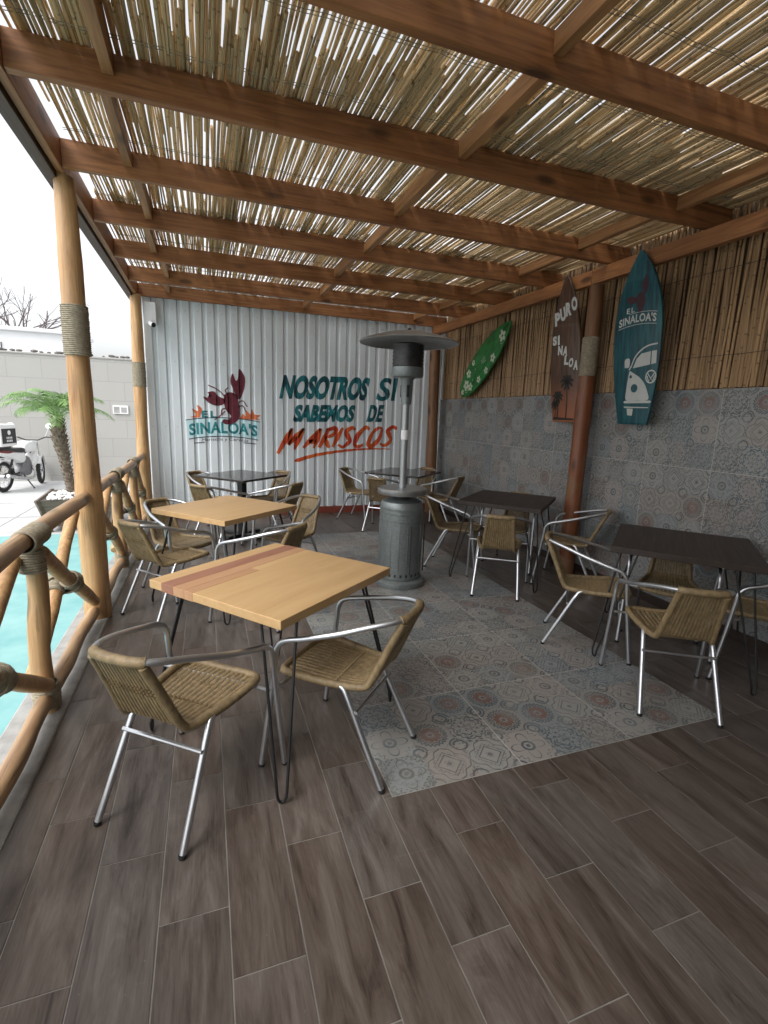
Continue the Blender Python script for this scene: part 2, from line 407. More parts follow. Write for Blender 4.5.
def logtube(p0,p1,r0,r1,seed,seg=16,n=14,wob=.012):
    q=random.Random(seed); p0=Vector(p0);p1=Vector(p1); d=p1-p0
    ph=[q.uniform(0,6.28) for _ in range(4)]; n=n*2
    ax=Vector((1,0,0)) if abs(d.normalized().x)<.7 else Vector((0,1,0))
    s1=d.cross(ax).normalized(); s2=d.cross(s1).normalized()
    pts=[];rad=[]
    for i in range(n+1):
        t=i/n; e=math.sin(PI*t)
        pts.append(p0+d*t+(s1*math.sin(ph[0]+t*4)+s2*math.sin(ph[1]+t*5))*wob*e)
        rad.append((r0+(r1-r0)*t)*(1+.035*math.sin(ph[2]+t*11)+.02*math.sin(ph[3]+t*23)+q.uniform(-.012,.012)))
    rad=[rad[0]*.93]+rad+[rad[-1]*.93]; pts=[pts[0]-d.normalized()*.004]+pts+[pts[-1]+d.normalized()*.004]
    m=MB(); m.tube(pts,rad,seg); return m
def ropewrap(p0,p1,r,turn=.011,seed=0):
    p0=Vector(p0);p1=Vector(p1); d=(p1-p0); L=d.length; n=max(2,int(L/turn))
    q=random.Random(seed); prof=[(r*.9,0)]
    for i in range(n):
        z=L*(i+.5)/n; w=L/n
        rr=r+q.uniform(-.0015,.0015)
        prof+=[(rr,z-w*.48),(rr+w*.42,z-w*.22),(rr+w*.5,z),(rr+w*.42,z+w*.22)]
    prof+=[(r*.9,L)]
    rot=d.to_track_quat('Z','Y').to_matrix().to_4x4()
    m=MB(); m.lathe(prof,20,mtx=Matrix.Translation(p0)@rot); return m

# ------------------------------------------------------------------ text helper
def textmesh(txt,bold=0.0,space=1.0):
    """returns (verts2d normalised 0..1, faces, aspect)"""
    cu=bpy.data.curves.new('tmp','FONT'); cu.body=txt; cu.offset=bold; cu.space_character=space; cu.resolution_u=4
    o=bpy.data.objects.new('tmp',cu); COL.objects.link(o)
    dg=bpy.context.evaluated_depsgraph_get(); dg.update()
    me=o.evaluated_get(dg).to_mesh()
    vs=[(v.co.x,v.co.y) for v in me.vertices]; fs=[tuple(p.vertices) for p in me.polygons]
    o.evaluated_get(dg).to_mesh_clear(); bpy.data.objects.remove(o); bpy.data.curves.remove(cu)
    x0=min(v[0] for v in vs);x1=max(v[0] for v in vs);y0=min(v[1] for v in vs);y1=max(v[1] for v in vs)
    return [((x-x0)/(x1-x0),(y-y0)/(y1-y0)) for x,y in vs],fs,(x1-x0)/(y1-y0)
class Flat:
    """collects 2d polygons, later mapped to a surface"""
    def __init__(s): s.v=[];s.f=[]
    def poly(s,pts): o=len(s.v); s.v+=list(pts); s.f.append(tuple(range(o,o+len(pts)))); return s
    def text(s,txt,bl,br,tl,tr,bold=0.,space=1.,arch=0.):
        vs,fs,_=textmesh(txt,bold,space); o=len(s.v)
        for a,b in vs:
            x=(bl[0]*(1-a)+br[0]*a)*(1-b)+(tl[0]*(1-a)+tr[0]*a)*b
            y=(bl[1]*(1-a)+br[1]*a)*(1-b)+(tl[1]*(1-a)+tr[1]*a)*b+arch*4*a*(1-a)
            s.v.append((x,y))
        s.f+=[tuple(i+o for i in f) for f in fs]; return s
    def stroke(s,pts,w,close=False):
        n=len(pts); ws=w if isinstance(w,(list,tuple)) else [w]*n
        L=[];Rr=[]
        for i in range(n):
            a=pts[max(i-1,0)] if not close else pts[i-1]; b=pts[min(i+1,n-1)] if not close else pts[(i+1)%n]
            dx,dy=b[0]-a[0],b[1]-a[1]; l=math.hypot(dx,dy) or 1; nx,ny=-dy/l*ws[i]/2,dx/l*ws[i]/2
            L.append((pts[i][0]+nx,pts[i][1]+ny)); Rr.append((pts[i][0]-nx,pts[i][1]-ny))
        for i in range(n if close else n-1):
            j=(i+1)%n; s.poly([L[i],Rr[i],Rr[j],L[j]])
        return s
    def disc(s,c,r,n=24,ry=None): return s.poly([(c[0]+r*math.cos(2*PI*k/n),c[1]+(ry or r)*math.sin(2*PI*k/n)) for k in range(n)])
    def ring(s,c,r,w,n=28): return s.stroke([(c[0]+r*math.cos(2*PI*k/n),c[1]+r*math.sin(2*PI*k/n)) for k in range(n)],w,True)
    def smooth(s,pts,k=5):
        P=smoothpath([(p[0],p[1],0) for p in pts+[pts[0]]],k)[:-1]
        return s.poly([(p.x,p.y) for p in P])
    def bm(s,fn=None):
        bm=bmesh.new(); vv=[bm.verts.new((x,y,0)) for x,y in s.v]
        for f in s.f:
            try: bm.faces.new([vv[i] for i in f])
            except ValueError: pass
        big=[f for f in bm.faces if len(f.verts)>4]
        if big: bmesh.ops.triangulate(bm,faces=big)
        for f in bm.faces:
            f.normal_update()
            if f.normal.z<0: f.normal_flip()
        return bm
    def build(s,name,m,parent,n=0.):
        bm=s.bm(); 
        for v in bm.verts: v.co.z=n
        me=bpy.data.meshes.new(name); bm.to_mesh(me); bm.free(); me.materials.append(m)
        o=bpy.data.objects.new(name,me); COL.objects.link(o); o.parent=parent; return o

# ================================================================== CAMERA
F=488.
RM=Matrix(((0.941,-0.033,0.338),(-0.338,-0.194,0.921),(0.036,-0.980,-0.194)))
def calib(vy=(205,409),vx=(1744,465)):
    a=Vector((vy[0]-384,vy[1]-512,F)).normalized(); b=Vector((vx[0]-384,vx[1]-512,F)); b=(b-a*b.dot(a)).normalized()
    z=b.cross(a)
    if z.y>0: z=-z
    return b,a,z
X_,Y_,Z_=calib()
cam=bpy.data.cameras.new('camera'); co=bpy.data.objects.new('camera',cam); COL.objects.link(co)
right=Vector((X_.x,Y_.x,Z_.x)); up=-Vector((X_.y,Y_.y,Z_.y)); back=-Vector((X_.z,Y_.z,Z_.z))
mw=Matrix((( right.x,up.x,back.x,0),(right.y,up.y,back.y,0),(right.z,up.z,back.z,1.5),(0,0,0,1)))
co.matrix_world=mw
cam.sensor_fit='HORIZONTAL'; cam.sensor_width=36; cam.lens=F/768*36; cam.clip_start=.05; cam.clip_end=500
sc.camera=co

# ================================================================== WORLD
w=bpy.data.worlds.new('World'); sc.world=w; w.use_nodes=True
t=NT(w.node_tree); bg=w.node_tree.nodes['Background']
sky=t.node('ShaderNodeTexSky'); sky.sky_type='NISHITA'; sky.sun_disc=False
SE,SA=R(52),R(-118)   # elevation; azimuth from +Y clockwise
sky.sun_elevation=SE; sky.sun_rotation=SA; sky.dust_density=4; sky.air_density=1.; sky.ozone_density=1.
hs=t.node('ShaderNodeHueSaturation'); hs.inputs['Saturation'].default_value=.16; hs.inputs['Value'].default_value=1.9; t.link(sky.outputs[0],hs.inputs['Color'])
t.link(hs.outputs[0],bg.inputs[0]); bg.inputs[1].default_value=.15
sun=bpy.data.lights.new('sun','SUN'); sun.energy=.7; sun.angle=R(25); sun.color=(1,.97,.92)
so=bpy.data.objects.new('sun',sun); COL.objects.link(so)
sd=Vector((math.sin(SA)*math.cos(SE),math.cos(SA)*math.cos(SE),math.sin(SE)))
so.rotation_euler=sd.to_track_quat('Z','Y').to_euler(); so.location=(0,0,10)
sc.view_settings.view_transform='Standard'; sc.view_settings.look='None'; sc.view_settings.gamma=1
sc.view_settings.exposure=.30
sc.cycles.max_bounces=10; sc.cycles.diffuse_bounces=6; sc.cycles.glossy_bounces=4; sc.cycles.transmission_bounces=4
sc.cycles.use_denoising=True; sc.cycles.sample_clamp_indirect=6

# ================================================================== SETTING
YB=7.24; WX=3.55; YN=-2.6
tag(MB().box(-150,-150,-.5,150,200,-.12).build('ground',M['pave']),kind='structure')
tag(MB().box(-3.1,-6,-.118,-.93,7.0,-.114).build('painted_ground',M['turq']),kind='structure')
g=MB()
for x in (-5.2,-3.9,-2.6):
    g.box(x-.006,7.03,-.119,x+.006,12,-.1165)
for y in (8.2,9.4,10.6): g.box(-6,y-.006,-.1165,-.95,y+.006,-.1155)
tag(g.build('paving_joints',M['kerb']),kind='structure')
tag(MB().box(-.70,YN,-.3,WX+.3,YB+.3,-.0022).build('floor_grout',M['grout']),kind='structure')
tag(MB().box(-.93,YN,-.3,-.702,YB+.3,.004,bev=.01).build('kerb',M['kerb']),kind='structure')
# planks
px0,px1,py0,py1=.657,.657+3*.62,1.57,1.57+.62*7
def plank(mb,x0,x1,y0,y1,tone):
    if x1-x0<.01 or y1-y0<.01: return
    g=.0013; x0+=g;x1-=g;y0+=g;y1-=g; b=.0012; z=.0
    vs=[(x0,y0,z-.004),(x1,y0,z-.004),(x1,y1,z-.004),(x0,y1,z-.004),(x0+b,y0+b,z),(x1-b,y0+b,z),(x1-b,y1-b,z),(x0+b,y1-b,z)]
    mb.add(vs,[(4,5,6,7),(0,1,5,4),(1,2,6,5),(2,3,7,6),(3,0,4,7)],tone=tone)
fl=MB(); x=-.78; i=0
while x<WX:
    y=YN-[.12,.36,.0,.24,.48][i%5]-rnd.uniform(0,.05)
    while y<YB:
        tone=(rnd.random(),rnd.random(),rnd.random())
        a0,a1,b0,b1=max(x,-.70),min(x+.2,WX),max(y,YN),min(y+.6,YB)
        if a1>a0 and b1>b0:
            # cut out the patterned rectangle
            ix0,ix1,iy0,iy1=max(a0,px0),min(a1,px1),max(b0,py0),min(b1,py1)
            if ix1>ix0 and iy1>iy0:
                if ix0>a0: plank(fl,a0,ix0,iy0,iy1,tone)
                if ix1<a1: plank(fl,ix1,a1,iy0,iy1,tone)
                if iy0>b0: plank(fl,a0,a1,b0,iy0,tone)
                if iy1<b1: plank(fl,a0,a1,iy1,b1,tone)
            else: plank(fl,a0,a1,b0,b1,tone)
        y+=.6
    x+=.2; i+=1
tag(fl.build('plank_floor',M['plank']),kind='structure')
tag(MB().box(px0+.002,py0+.002,-.004,px1-.002,py1-.002,.0005).build('patterned_floor',M['floortile']),kind='structure')

# ------------------------------------------------------------------ corrugated wall
cw=empty('corrugated_wall',(0,0,0),0,'white corrugated metal wall painted with a lobster crest and large slogan','wall')
PER=.152; DEP=.022
def prof(x):
    t=((x+.7)/PER)%1.0
    if t<.56: return 0.
    if t<.66: return (t-.56)/.10
    if t<.90: return 1.
    return 1-(t-.90)/.10
BRK=[]
k=0
while -.7+k*PER<WX+.2:
    for q in (0,.56,.66,.90): BRK.append(-.7+(k+q)*PER)
    k+=1
BRK=sorted(BRK)
def sheet(x0,x1,z0,z1,off):
    m=MB(); xs=[x0]+[b for b in BRK if x0+.001<b<x1-.001]+[x1]
    vs=[];fs=[]
    for x in xs:
        y=YB+DEP*prof(x)-off; vs+=[(x,y,z0),(x,y,z1)]
    for i in range(len(xs)-1): fs.append((2*i,2*i+2,2*i+3,2*i+1))
    m.add(vs,fs); return m
o=sheet(-.72,WX+.3,.10,2.19,0).build('corrugated_sheet',M['corr'],cw)
o=sheet(-.72,WX+.3,2.15,3.04,.004).build('corrugated_sheet',M['corr'],cw)
MB().box(-.72,YB-.02,.0,WX,YB-.006,.10,bev=.003).build('baseboard',M['red'],cw)
MB().box(-.72,YB+.03,.0,WX,YB+.09,3.02).build('backing_frame',M['beamx'],cw)
screws=MB()
for b in range(0,28):
    for z in (.35,1.25,2.10,2.75):
        xx=-.7+(b+.28)*PER
        screws.lathe([(0.0001,-.004),(.006,-.004),(.006,0)],8,c=(0,0,0),mtx=Matrix.Translation((xx,YB-.0035 if z<2.1 else YB-.0075,z))@Matrix.Rotation(R(-90),4,'X'))
screws.build('screw_heads',M['dish'],cw)
def drape(fl,name,m,off=.0035):
    bm=fl.bm()
    x0=min(v.co.x for v in bm.verts); x1=max(v.co.x for v in bm.verts)
    for b in BRK:
        if x0<b<x1: bmesh.ops.bisect_plane(bm,geom=bm.verts[:]+bm.edges[:]+bm.faces[:],plane_co=(b,0,0),plane_no=(1,0,0))
    for v in bm.verts:
        x,z=v.co.x,v.co.y; v.co=Vector((x,YB+DEP*prof(x)-off,z))
    me=bpy.data.meshes.new(name); bm.to_mesh(me); bm.free(); me.materials.append(m)
    o=bpy.data.objects.new(name,me); COL.objects.link(o); o.parent=cw; return o
f=Flat().text('NOSOTROS',(1.00,1.68),(2.30,1.71),(1.07,2.02),(2.37,2.055),.055,1.0)
f.text('SI',(2.46,1.71),(2.77,1.725),(2.53,2.06),(2.81,2.075),.024)
drape(f,'painted_slogan_lettering',M['tealpaint'])
f=Flat().text('SABEMOS',(1.19,1.36),(2.10,1.385),(1.245,1.61),(2.155,1.64),.055)
f.text('DE',(2.32,1.395),(2.56,1.40),(2.375,1.65),(2.61,1.66),.045)
drape(f,'painted_slogan_lettering',M['tealpaint'])
f=Flat()
# brush lettering MARISCOS, hand drawn strokes
def br(pts,w0=.080,w1=.036):
    P=smoothpath([(p[0],p[1],0) for p in pts],5); n=len(P)
    f.stroke([(p.x,p.y) for p in P],[w0+(w1-w0)*abs(2*i/(n-1)-.9) for i in range(n)])
def sh(pts,x,y,s=1.,sl=.42): return [(x+(p[0]+p[1]*sl)*s,y+p[1]*s) for p in pts]
br(sh([(0,-.06),(.03,.14),(.05,.31)],1.0,.96)); br(sh([(.05,.31),(.085,.15),(.10,.07)],1.0,.96)); br(sh([(.10,.07),(.17,.2),(.225,.31)],1.0,.96)); br(sh([(.225,.31),(.215,.12),(.22,.0)],1.0,.96))
def L(fn,x,y,s):
    for st in fn: br(sh(st,x,y,s),.066*s/.9,.034*s/.9)
A_=[[(0,0),(.07,.15),(.13,.28)],[(.13,.28),(.15,.12),(.15,0)],[(.04,.09),(.15,.10)]]
R_=[[(0,0),(.02,.15),(.03,.28)],[(.0,.25),(.12,.28),(.14,.20),(.04,.14)],[(.04,.14),(.09,.06),(.15,0)]]
I_=[[(.0,0),(.01,.14),(.03,.28)]]
S_=[[(.15,.25),(.08,.28),(.02,.22),(.08,.15),(.13,.08),(.07,.0),(-.02,.03)]]
C_=[[(.15,.25),(.08,.28),(.01,.16),(.02,.03),(.09,.0),(.15,.03)]]
O_=[[(.08,.28),(.01,.18),(.02,.03),(.09,.0),(.15,.10),(.14,.24),(.08,.28)]]
xx=1.35
for fn,dx in ((A_,.235),(R_,.21),(I_,.09),(S_,.22),(C_,.22),(O_,.23),(S_,.2)):
    L(fn,xx,.985+(xx-1.35)*.045,1.04); xx+=dx
P=smoothpath([(1.22,.79,0),(1.55,.885,0),(2.0,.955,0),(2.4,.985,0),(2.72,.985,0)],6)
f.stroke([(p.x,p.y) for p in P],[.015]+[.045*(1-i/(len(P)-1))+.012 for i in range(1,len(P))])
drape(f,'painted_brush_lettering',M['redpaint'],.004)
# crest
def arc(x0,x1,z0,rise,n=14): return [(x0+(x1-x0)*i/n,z0+rise*4*(i/n)*(1-i/n)) for i in range(n+1)]
f=Flat(); top=arc(-.25,.73,1.345,.045); bot=arc(-.22,.70,1.09,.045)
for i in range(14): f.poly([bot[i],bot[i+1],top[i+1],top[i]])
drape(f,'crest_banner',M['skypaint'],.003)
f=Flat().text("SINALOA'S",(-.21,1.135),(.69,1.135),(-.215,1.30),(.695,1.30),.035,1.05,arch=.04)
f.text('EL',(-.045,1.385),(.15,1.39),(-.045,1.475),(.15,1.48),.03,1.3)
drape(f,'crest_lettering',M['tealpaint2'],.0045)
f=Flat().stroke(top,.012).stroke(bot,.012)
f.text('Mariscos y Cerveza',(-.06,1.045),(.56,1.045),(-.05,1.10),(.57,1.10),0,1.,arch=.018)
f.stroke([(-.15,1.035),(-.02,1.05)],.012); f.stroke([(.50,1.05),(.67,1.035)],.012)
drape(f,'crest_line_work',M['darkline'],.0045)
f=Flat()
f.smooth([(-.20,1.385),(-.12,1.42),(-.17,1.50),(-.09,1.47),(-.10,1.55),(-.04,1.50),(-.06,1.42),(-.08,1.385)])
f.smooth([(.46,1.385),(.50,1.45),(.53,1.42),(.54,1.50),(.60,1.45),(.62,1.52),(.66,1.45),(.74,1.44),(.69,1.40),(.72,1.375)])
drape(f,'crest_flames',M['orange'],.004)
f=Flat()
f.smooth([(.25,1.70),(.33,1.74),(.42,1.70),(.44,1.60),(.46,1.52),(.45,1.40),(.38,1.32),(.28,1.30),(.22,1.33),(.24,1.37),(.31,1.37),(.34,1.42),(.28,1.48),(.25,1.58)])
f.smooth([(.27,1.64),(.18,1.68),(.12,1.74),(.04,1.72),(.09,1.68),(.04,1.655),(-.02,1.66),(.06,1.58),(.16,1.55),(.25,1.58)])
f.smooth([(.42,1.66),(.38,1.78),(.34,1.88),(.37,1.99),(.41,1.90),(.44,1.93),(.46,2.06),(.53,1.95),(.52,1.80),(.47,1.66)])
for a,b,c in (((.28,1.66),(.18,1.76),(.05,1.82)),((.44,1.60),(.50,1.63),(.56,1.55)),((.44,1.55),(.50,1.56),(.54,1.48)),((.27,1.52),(.22,1.50),(.21,1.42)),((.26,1.48),(.20,1.42),(.12,1.36)),((.30,1.70),(.27,1.76),(.31,1.80)),((.38,1.70),(.38,1.78),(.36,1.84))):
    P=smoothpath([(*a,0),(*b,0),(*c,0)],4); f.stroke([(p.x,p.y) for p in P],.014)
drape(f,'crest_lobster',M['maroon'],.006)

# ------------------------------------------------------------------ right wall
rw=empty('tiled_wall',(WX,2.3,0),0,'grey wall of patterned blue and brown tiles below the reed screen','wall')
o=MB().box(WX,YN,-.02,WX+.15,YB,1.78,bev=.004).build('tile_facing',M['walltile'],rw); o.location=-rw.location
o=MB().box(WX-.012,YN,.001,WX-.0005,YB-.02,.075,bev=.002).build('skirting',M['darktop'],rw); o.location=-rw.location
rs=empty('reed_screen',(WX,2.3,1.78),0,'tall screen of upright brown canes above the patterned tile wall','screen')
o=MB().box(WX+.06,YN,1.781,WX+.12,YB,3.3).build('backing_board',M['reedscreen'],rs); o.location=-rs.location
cn=MB(); y=YN+.01; q=random.Random(3)
while y<YB-.03:
    r=q.uniform(.006,.013); tn=(q.random()**1.5 if q.random()<.8 else q.uniform(.6,1),q.random(),q.random())
    lean=q.gauss(0,.018); dx=q.uniform(0,.02); z0=1.785+q.uniform(0,.006); top=3.16+q.uniform(-.05,.05)
    pts=[(WX+.02+dx+q.uniform(-.003,.003),y+lean*(s/5)*1.+q.gauss(0,.003),z0+(top-z0)*s/5) for s in range(6)]
    cn.tube(pts,[r*(1-.05*s) for s in range(6)],7,caps=False,tone=tn)
    y+=r*2*q.uniform(.62,1.05)+(q.uniform(.004,.014) if q.random()<.05 else 0)
o=cn.build('canes',M['cane'],rs); o.location=-rs.location
for z in (2.02,2.62):
    o=MB().tube([(WX+.004,YN+i*.3,z+.004*math.sin(i*2.1)) for i in range(33)],.0022,5).build('binding_wire',M['steeldark'],rs); o.location=-rs.location

# unseen wall added behind the camera to cut light from the back
tag(MB().box(-.64,-1.35,0.001,3.30,-1.2,2.72,bev=.01).build('light_blocking_wall',M['block']),'unseen grey block wall added behind the viewer to hold back light','wall')

# ------------------------------------------------------------------ pergola
pg=empty('pergola',(1.4,3.8,0),0,'stained timber pergola with round log posts and a reed roof','pergola')
def P_(mb,name,m,parent=pg):
    o=mb.build(name,m,parent)
    if parent is pg: o.location=-Vector(pg.location)
    return o
ZR=2.86
for y in (-1.72,-.80,.10,1.02,1.93,2.78,3.68,4.56,5.46,6.38,7.20):
    q=random.Random(int(y*100)); z=ZR+q.uniform(-.004,.004)
    # local object origin per rafter keeps grain varied
    o=MB().box(-2.172,-.024,0,2.12,.024,.150,bev=.004).build('rafter',M['beamx'],pg); o.location=Vector((1.43,y,z))-pg.location
    o.rotation_euler=(0,0,q.gauss(0,.003))
for y0,y1 in ((YN,.95),(.955,3.84),(3.845,YB)):
    o=MB().box(-.022,y0-(y0+y1)/2,-.0,.022,y1-(y0+y1)/2,.17,bev=.004).build('side_beam',M['beamy'],pg); o.location=Vector((-.765,(y0+y1)/2,ZR-.005))-pg.location
o=MB().box(-.035,-5.1,0,.035,5.1,.19,bev=.003).build('fascia_board',M['fascia'],pg); o.location=Vector((-.828,2.4,ZR-.03))-pg.location
for i in range(0):
    o=MB().box(-.058,-.02,0,.058,.02,.05).build('outrigger',M['fascia'],pg); o.location=Vector((-.83,-1.7+i*1.1,ZR+.10))-pg.location
for y0,y1 in ((YN,1.30),(1.305,3.84),(3.845,YB-.03)):
    o=MB().box(-.03,y0-(y0+y1)/2,0,.03,y1-(y0+y1)/2,.125,bev=.005).build('wall_beam',M['beamy'],pg); o.location=Vector((3.36,(y0+y1)/2,ZR-.13))-pg.location
# blocking between rafters
RY=(-1.72,-.80,.10,1.02,1.93,2.78,3.68,4.56,5.46,6.38,7.20)
for xb in (-.38,1.37,3.02):
    for i in range(len(RY)-1):
        a,b=RY[i]+.026,RY[i+1]-.026; q=random.Random(int(xb*100)+i)
        o=MB().box(-.024,-(b-a)/2,0,.024,(b-a)/2,.085,bev=.003).build('blocking',M['honey'],pg)
        o.location=Vector((xb+(-.012 if i%2 else .028)+q.uniform(-.01,.01),(a+b)/2,ZR+.062))-pg.location
def post(x,y,z0,z1,r,m,seed,lean=(0,0),r1=None):
    mb=logtube((0,0,z0),(lean[0],lean[1],z1),r,r1 or r*.9,seed,seg=24,n=22,wob=.0015)
    o=mb.build('post',m,pg); o.location=Vector((x,y,0))-pg.location; return o
def wrap(o,x,z0,z1,r,seed):
    w_=ropewrap((x,0,z0),(x,0,z1),r,.0115,seed).build('rope_binding',M['rope'],o); return w_
p=post(-.775,3.82,0,ZR-.005,.090,M['log'],1,(0.01,-.02),.058); wrap(p,.007,1.81,2.12,.075,1).location=(0,-.013,0)
p=post(-.785,7.10,0,ZR-.005,.085,M['log'],2,(0.02,0),.066); wrap(p,.014,1.75,2.05,.076,2)
p=post(-.775,.30,0,ZR-.005,.095,M['log'],3,(0,0),.066); wrap(p,0,1.86,2.17,.078,3)
p=post(3.40,3.84,0,ZR-.132,.078,M['brownlog'],4,(0.0,0),.064); wrap(p,0,1.93,2.28,.073,4)
o=logtube((0,0,0.001),(0,0,1.93),.080,.074,44,seg=24,n=16,wob=.001).build('stained_sleeve',M['redlog'],p)
p=post(3.36,7.02,0,ZR-.132,.085,M['brownlog'],5,(-.06,0),.075)
p=post(3.40,.40,0,ZR-.132,.078,M['brownlog'],6)
# reed roof
rf=MB(); q=random.Random(11)
def reed(x,y0,y1,z,r,tn,dx=0):
    n=max(2,int((y1-y0)/.45)); ph=q.uniform(0,6)
    pts=[(x+dx*i/n+.006*math.sin(ph+i*1.3)+q.gauss(0,.002),y0+(y1-y0)*i/n,z+.004*math.sin(ph*2+i*.9)) for i in range(n+1)]
    rf.tube(pts,[r*(1-.18*i/n) for i in range(n+1)],6,caps=False,tone=tn)
secs=[(YN-.2,.9),(.2,3.05),(2.4,5.1),(4.5,7.45)]
for si,(s0,s1) in enumerate(secs):
    x=-.725+q.uniform(0,.01)
    while x<3.56:
        r=q.uniform(.0052,.0092)
        if not (x<-.685 and s0>2 and s0<4):
            reed(x,s0+q.gauss(0,.12),s1+q.gauss(0,.12),ZR+.165+(.012 if si%2 else 0)+q.uniform(0,.004),r,(q.random(),q.random(),q.random()),q.gauss(0,.007))
        x+=r*2*q.uniform(.93,1.10)+(q.uniform(.003,.008) if q.random()<.09 else 0)
# loose crossing reeds of a sparse second layer
for i in range(560):
    y0=q.uniform(YN-.6,6.2); L_=q.uniform(1.2,3.2)
    reed(q.uniform(-.55,3.55),y0,min(y0+L_,7.4),ZR+.198,q.uniform(.006,.010),(q.random(),q.random(),q.random()),q.gauss(0,.02))
P_(rf,'reed_roof',M['reed'])
tw=MB()
for y in [YN+.3+i*.45 for i in range(22)]:
    for d in (0,.02): tw.tube([(-.7+j*.1,y+d+.006*math.sin(j*1.7+y),ZR+.160+.004*math.sin(j*2.3)) for j in range(43)],.0018,4)
P_(tw,'binding_twine',M['rope'])

# ------------------------------------------------------------------ railing
rl=empty('log_railing',(-.78,3.7,0),0,'rustic railing of crossed honey coloured logs lashed with rope beside the turquoise ground','railing')
def Rl(mb,name,m,parent=None):
    o=mb.build(name,m,parent or rl)
    if parent is None: o.location=-Vector(rl.location)
    return o
XR=-.785; pillars=(.30,3.80,7.08); smalls=(1.47,2.62,5.0,6.12)
ZT,ZB=.885,.075
def cut(a,b,z,r,seed):
    o=Rl(logtube((XR+.005,a,z),(XR+.005,b,z),r*.86,r*.80,seed,seg=18),'rail',M['logy']); return o
top1=cut(.39,3.71,ZT,.052,21); top2=cut(3.91,7.0,ZT,.050,22)
for a,b,s in ((.39,1.41,31),(1.53,2.56,32),(2.68,3.71,33),(3.91,4.94,34),(5.06,6.06,35),(6.18,7.0,36)): cut(a,b,ZB,.047,s)
posts={}
for k,y in enumerate(smalls):
    o=Rl(logtube((XR,y,0.0),(XR,y+.02,ZT-.045),.049,.043,41+k,seg=18),'post',M['log']); posts[y]=o
    w_=Rl(ropewrap((XR+.004,y-.11,ZT),(XR+.004,y+.11,ZT),.050,.012,k),'rope_binding',M['rope'],o)
    w_=Rl(ropewrap((XR,y,.02),(XR,y,.15),.055,.012,k+9),'rope_binding',M['rope'],o)
    w_=Rl(ropewrap((XR,y,.72),(XR,y,.83),.050,.012,k+19),'rope_binding',M['rope'],o)
seq=sorted(pillars+smalls)
for k in range(len(seq)-1):
    a,b=seq[k],seq[k+1]; ya=a+(.11 if a in pillars else .05); yb=b-(.11 if b in pillars else .05); ym=(a+b)/2
    o1=Rl(logtube((XR+.018,ya,ZT-.09),(XR+.018,yb,.16),.040,.036,60+k,seg=16,wob=.006),'brace',M['log'])
    o2=Rl(logtube((XR-.060,ya,.16),(XR-.060,yb,ZT-.09),.038,.035,80+k,seg=16,wob=.006),'brace',M['log'])
    zc=(ZT+.07)/2
    for sg,xo,oo,rr in ((1,.018,o1,.044),(-1,-.060,o2,.042)):
        d=Vector((0,yb-ya,sg*(.16-ZT+.09))).normalized()*.075; c=Vector((XR+xo,(ya+yb)/2,zc))
        Rl(ropewrap(c-d,c+d,rr,.012,k),'rope_binding',M['rope'],oo)
    c=Vector((XR-.021,(ya+yb)/2,zc))
    m=MB()
    for q_ in range(5):
        oz=(q_-2)*.012
        m.tube([c+Vector((.088*math.cos(a_),oz+.012*math.sin(a_*2),.058*math.sin(a_))) for a_ in [2*PI*i_/20 for i_ in range(20)]],.0065,6,closed=True)
    Rl(m,'rope_binding',M['rope'],o1)

# ------------------------------------------------------------------ chair
ch=empty('bistro_chair',(0,0,0)); tag(ch,'',"chair")
def ydir(p): return p
def sym(pts): return [(-x,y,z) for x,y,z in pts]
TR=.0125
armpath=smoothpath([(.264,.190,.50),(.263,.182,.555),(.261,.148,.596),(.252,.06,.622),(.224,-.07,.657),(.182,-.175,.688),(.142,-.252,.707),(.098,-.298,.715),(.05,-.311,.716),(0,-.313,.716)],5)
full=armpath+[Vector((-p.x,p.y,p.z)) for p in armpath[:-1]][::-1]
MB().tube(full,TR,10,caps=True).build('armrest_tube',M['alu'],ch)
for s in (1,-1):
    o=MB().tube([(s*.264,.190,.50),(s*.268,.212,.32),(s*.275,.256,.012)],TR,10,caps=False).build('leg',M['alu'],ch)
    MB().lathe([(.0001,0),(.012,0),(.0135,.003),(.0137,.014),(.012,.015)],12,c=(s*.2755,.258,0)).build('foot_cap',M['rubber'],o)
    o=MB().tube([(s*.162,-.055,.404),(s*.167,-.078,.394),(s*.171,-.105,.345),(s*.190,-.268,.012)],TR,10,caps=False).build('leg',M['alu'],ch)
    MB().lathe([(.0001,0),(.012,0),(.0135,.003),(.0137,.014),(.012,.015)],12,c=(s*.190,-.270,0)).build('foot_cap',M['rubber'],o)
b=MB().tube([(-.180,-.140,.312),(.180,-.140,.312)],.008,8)
b.build('stretcher',M['alu'],ch)
b=MB().tube([(-.262,.165,.40),(.262,.165,.40)],.008,8); b.build('seat_crossbar',M['alu'],ch)
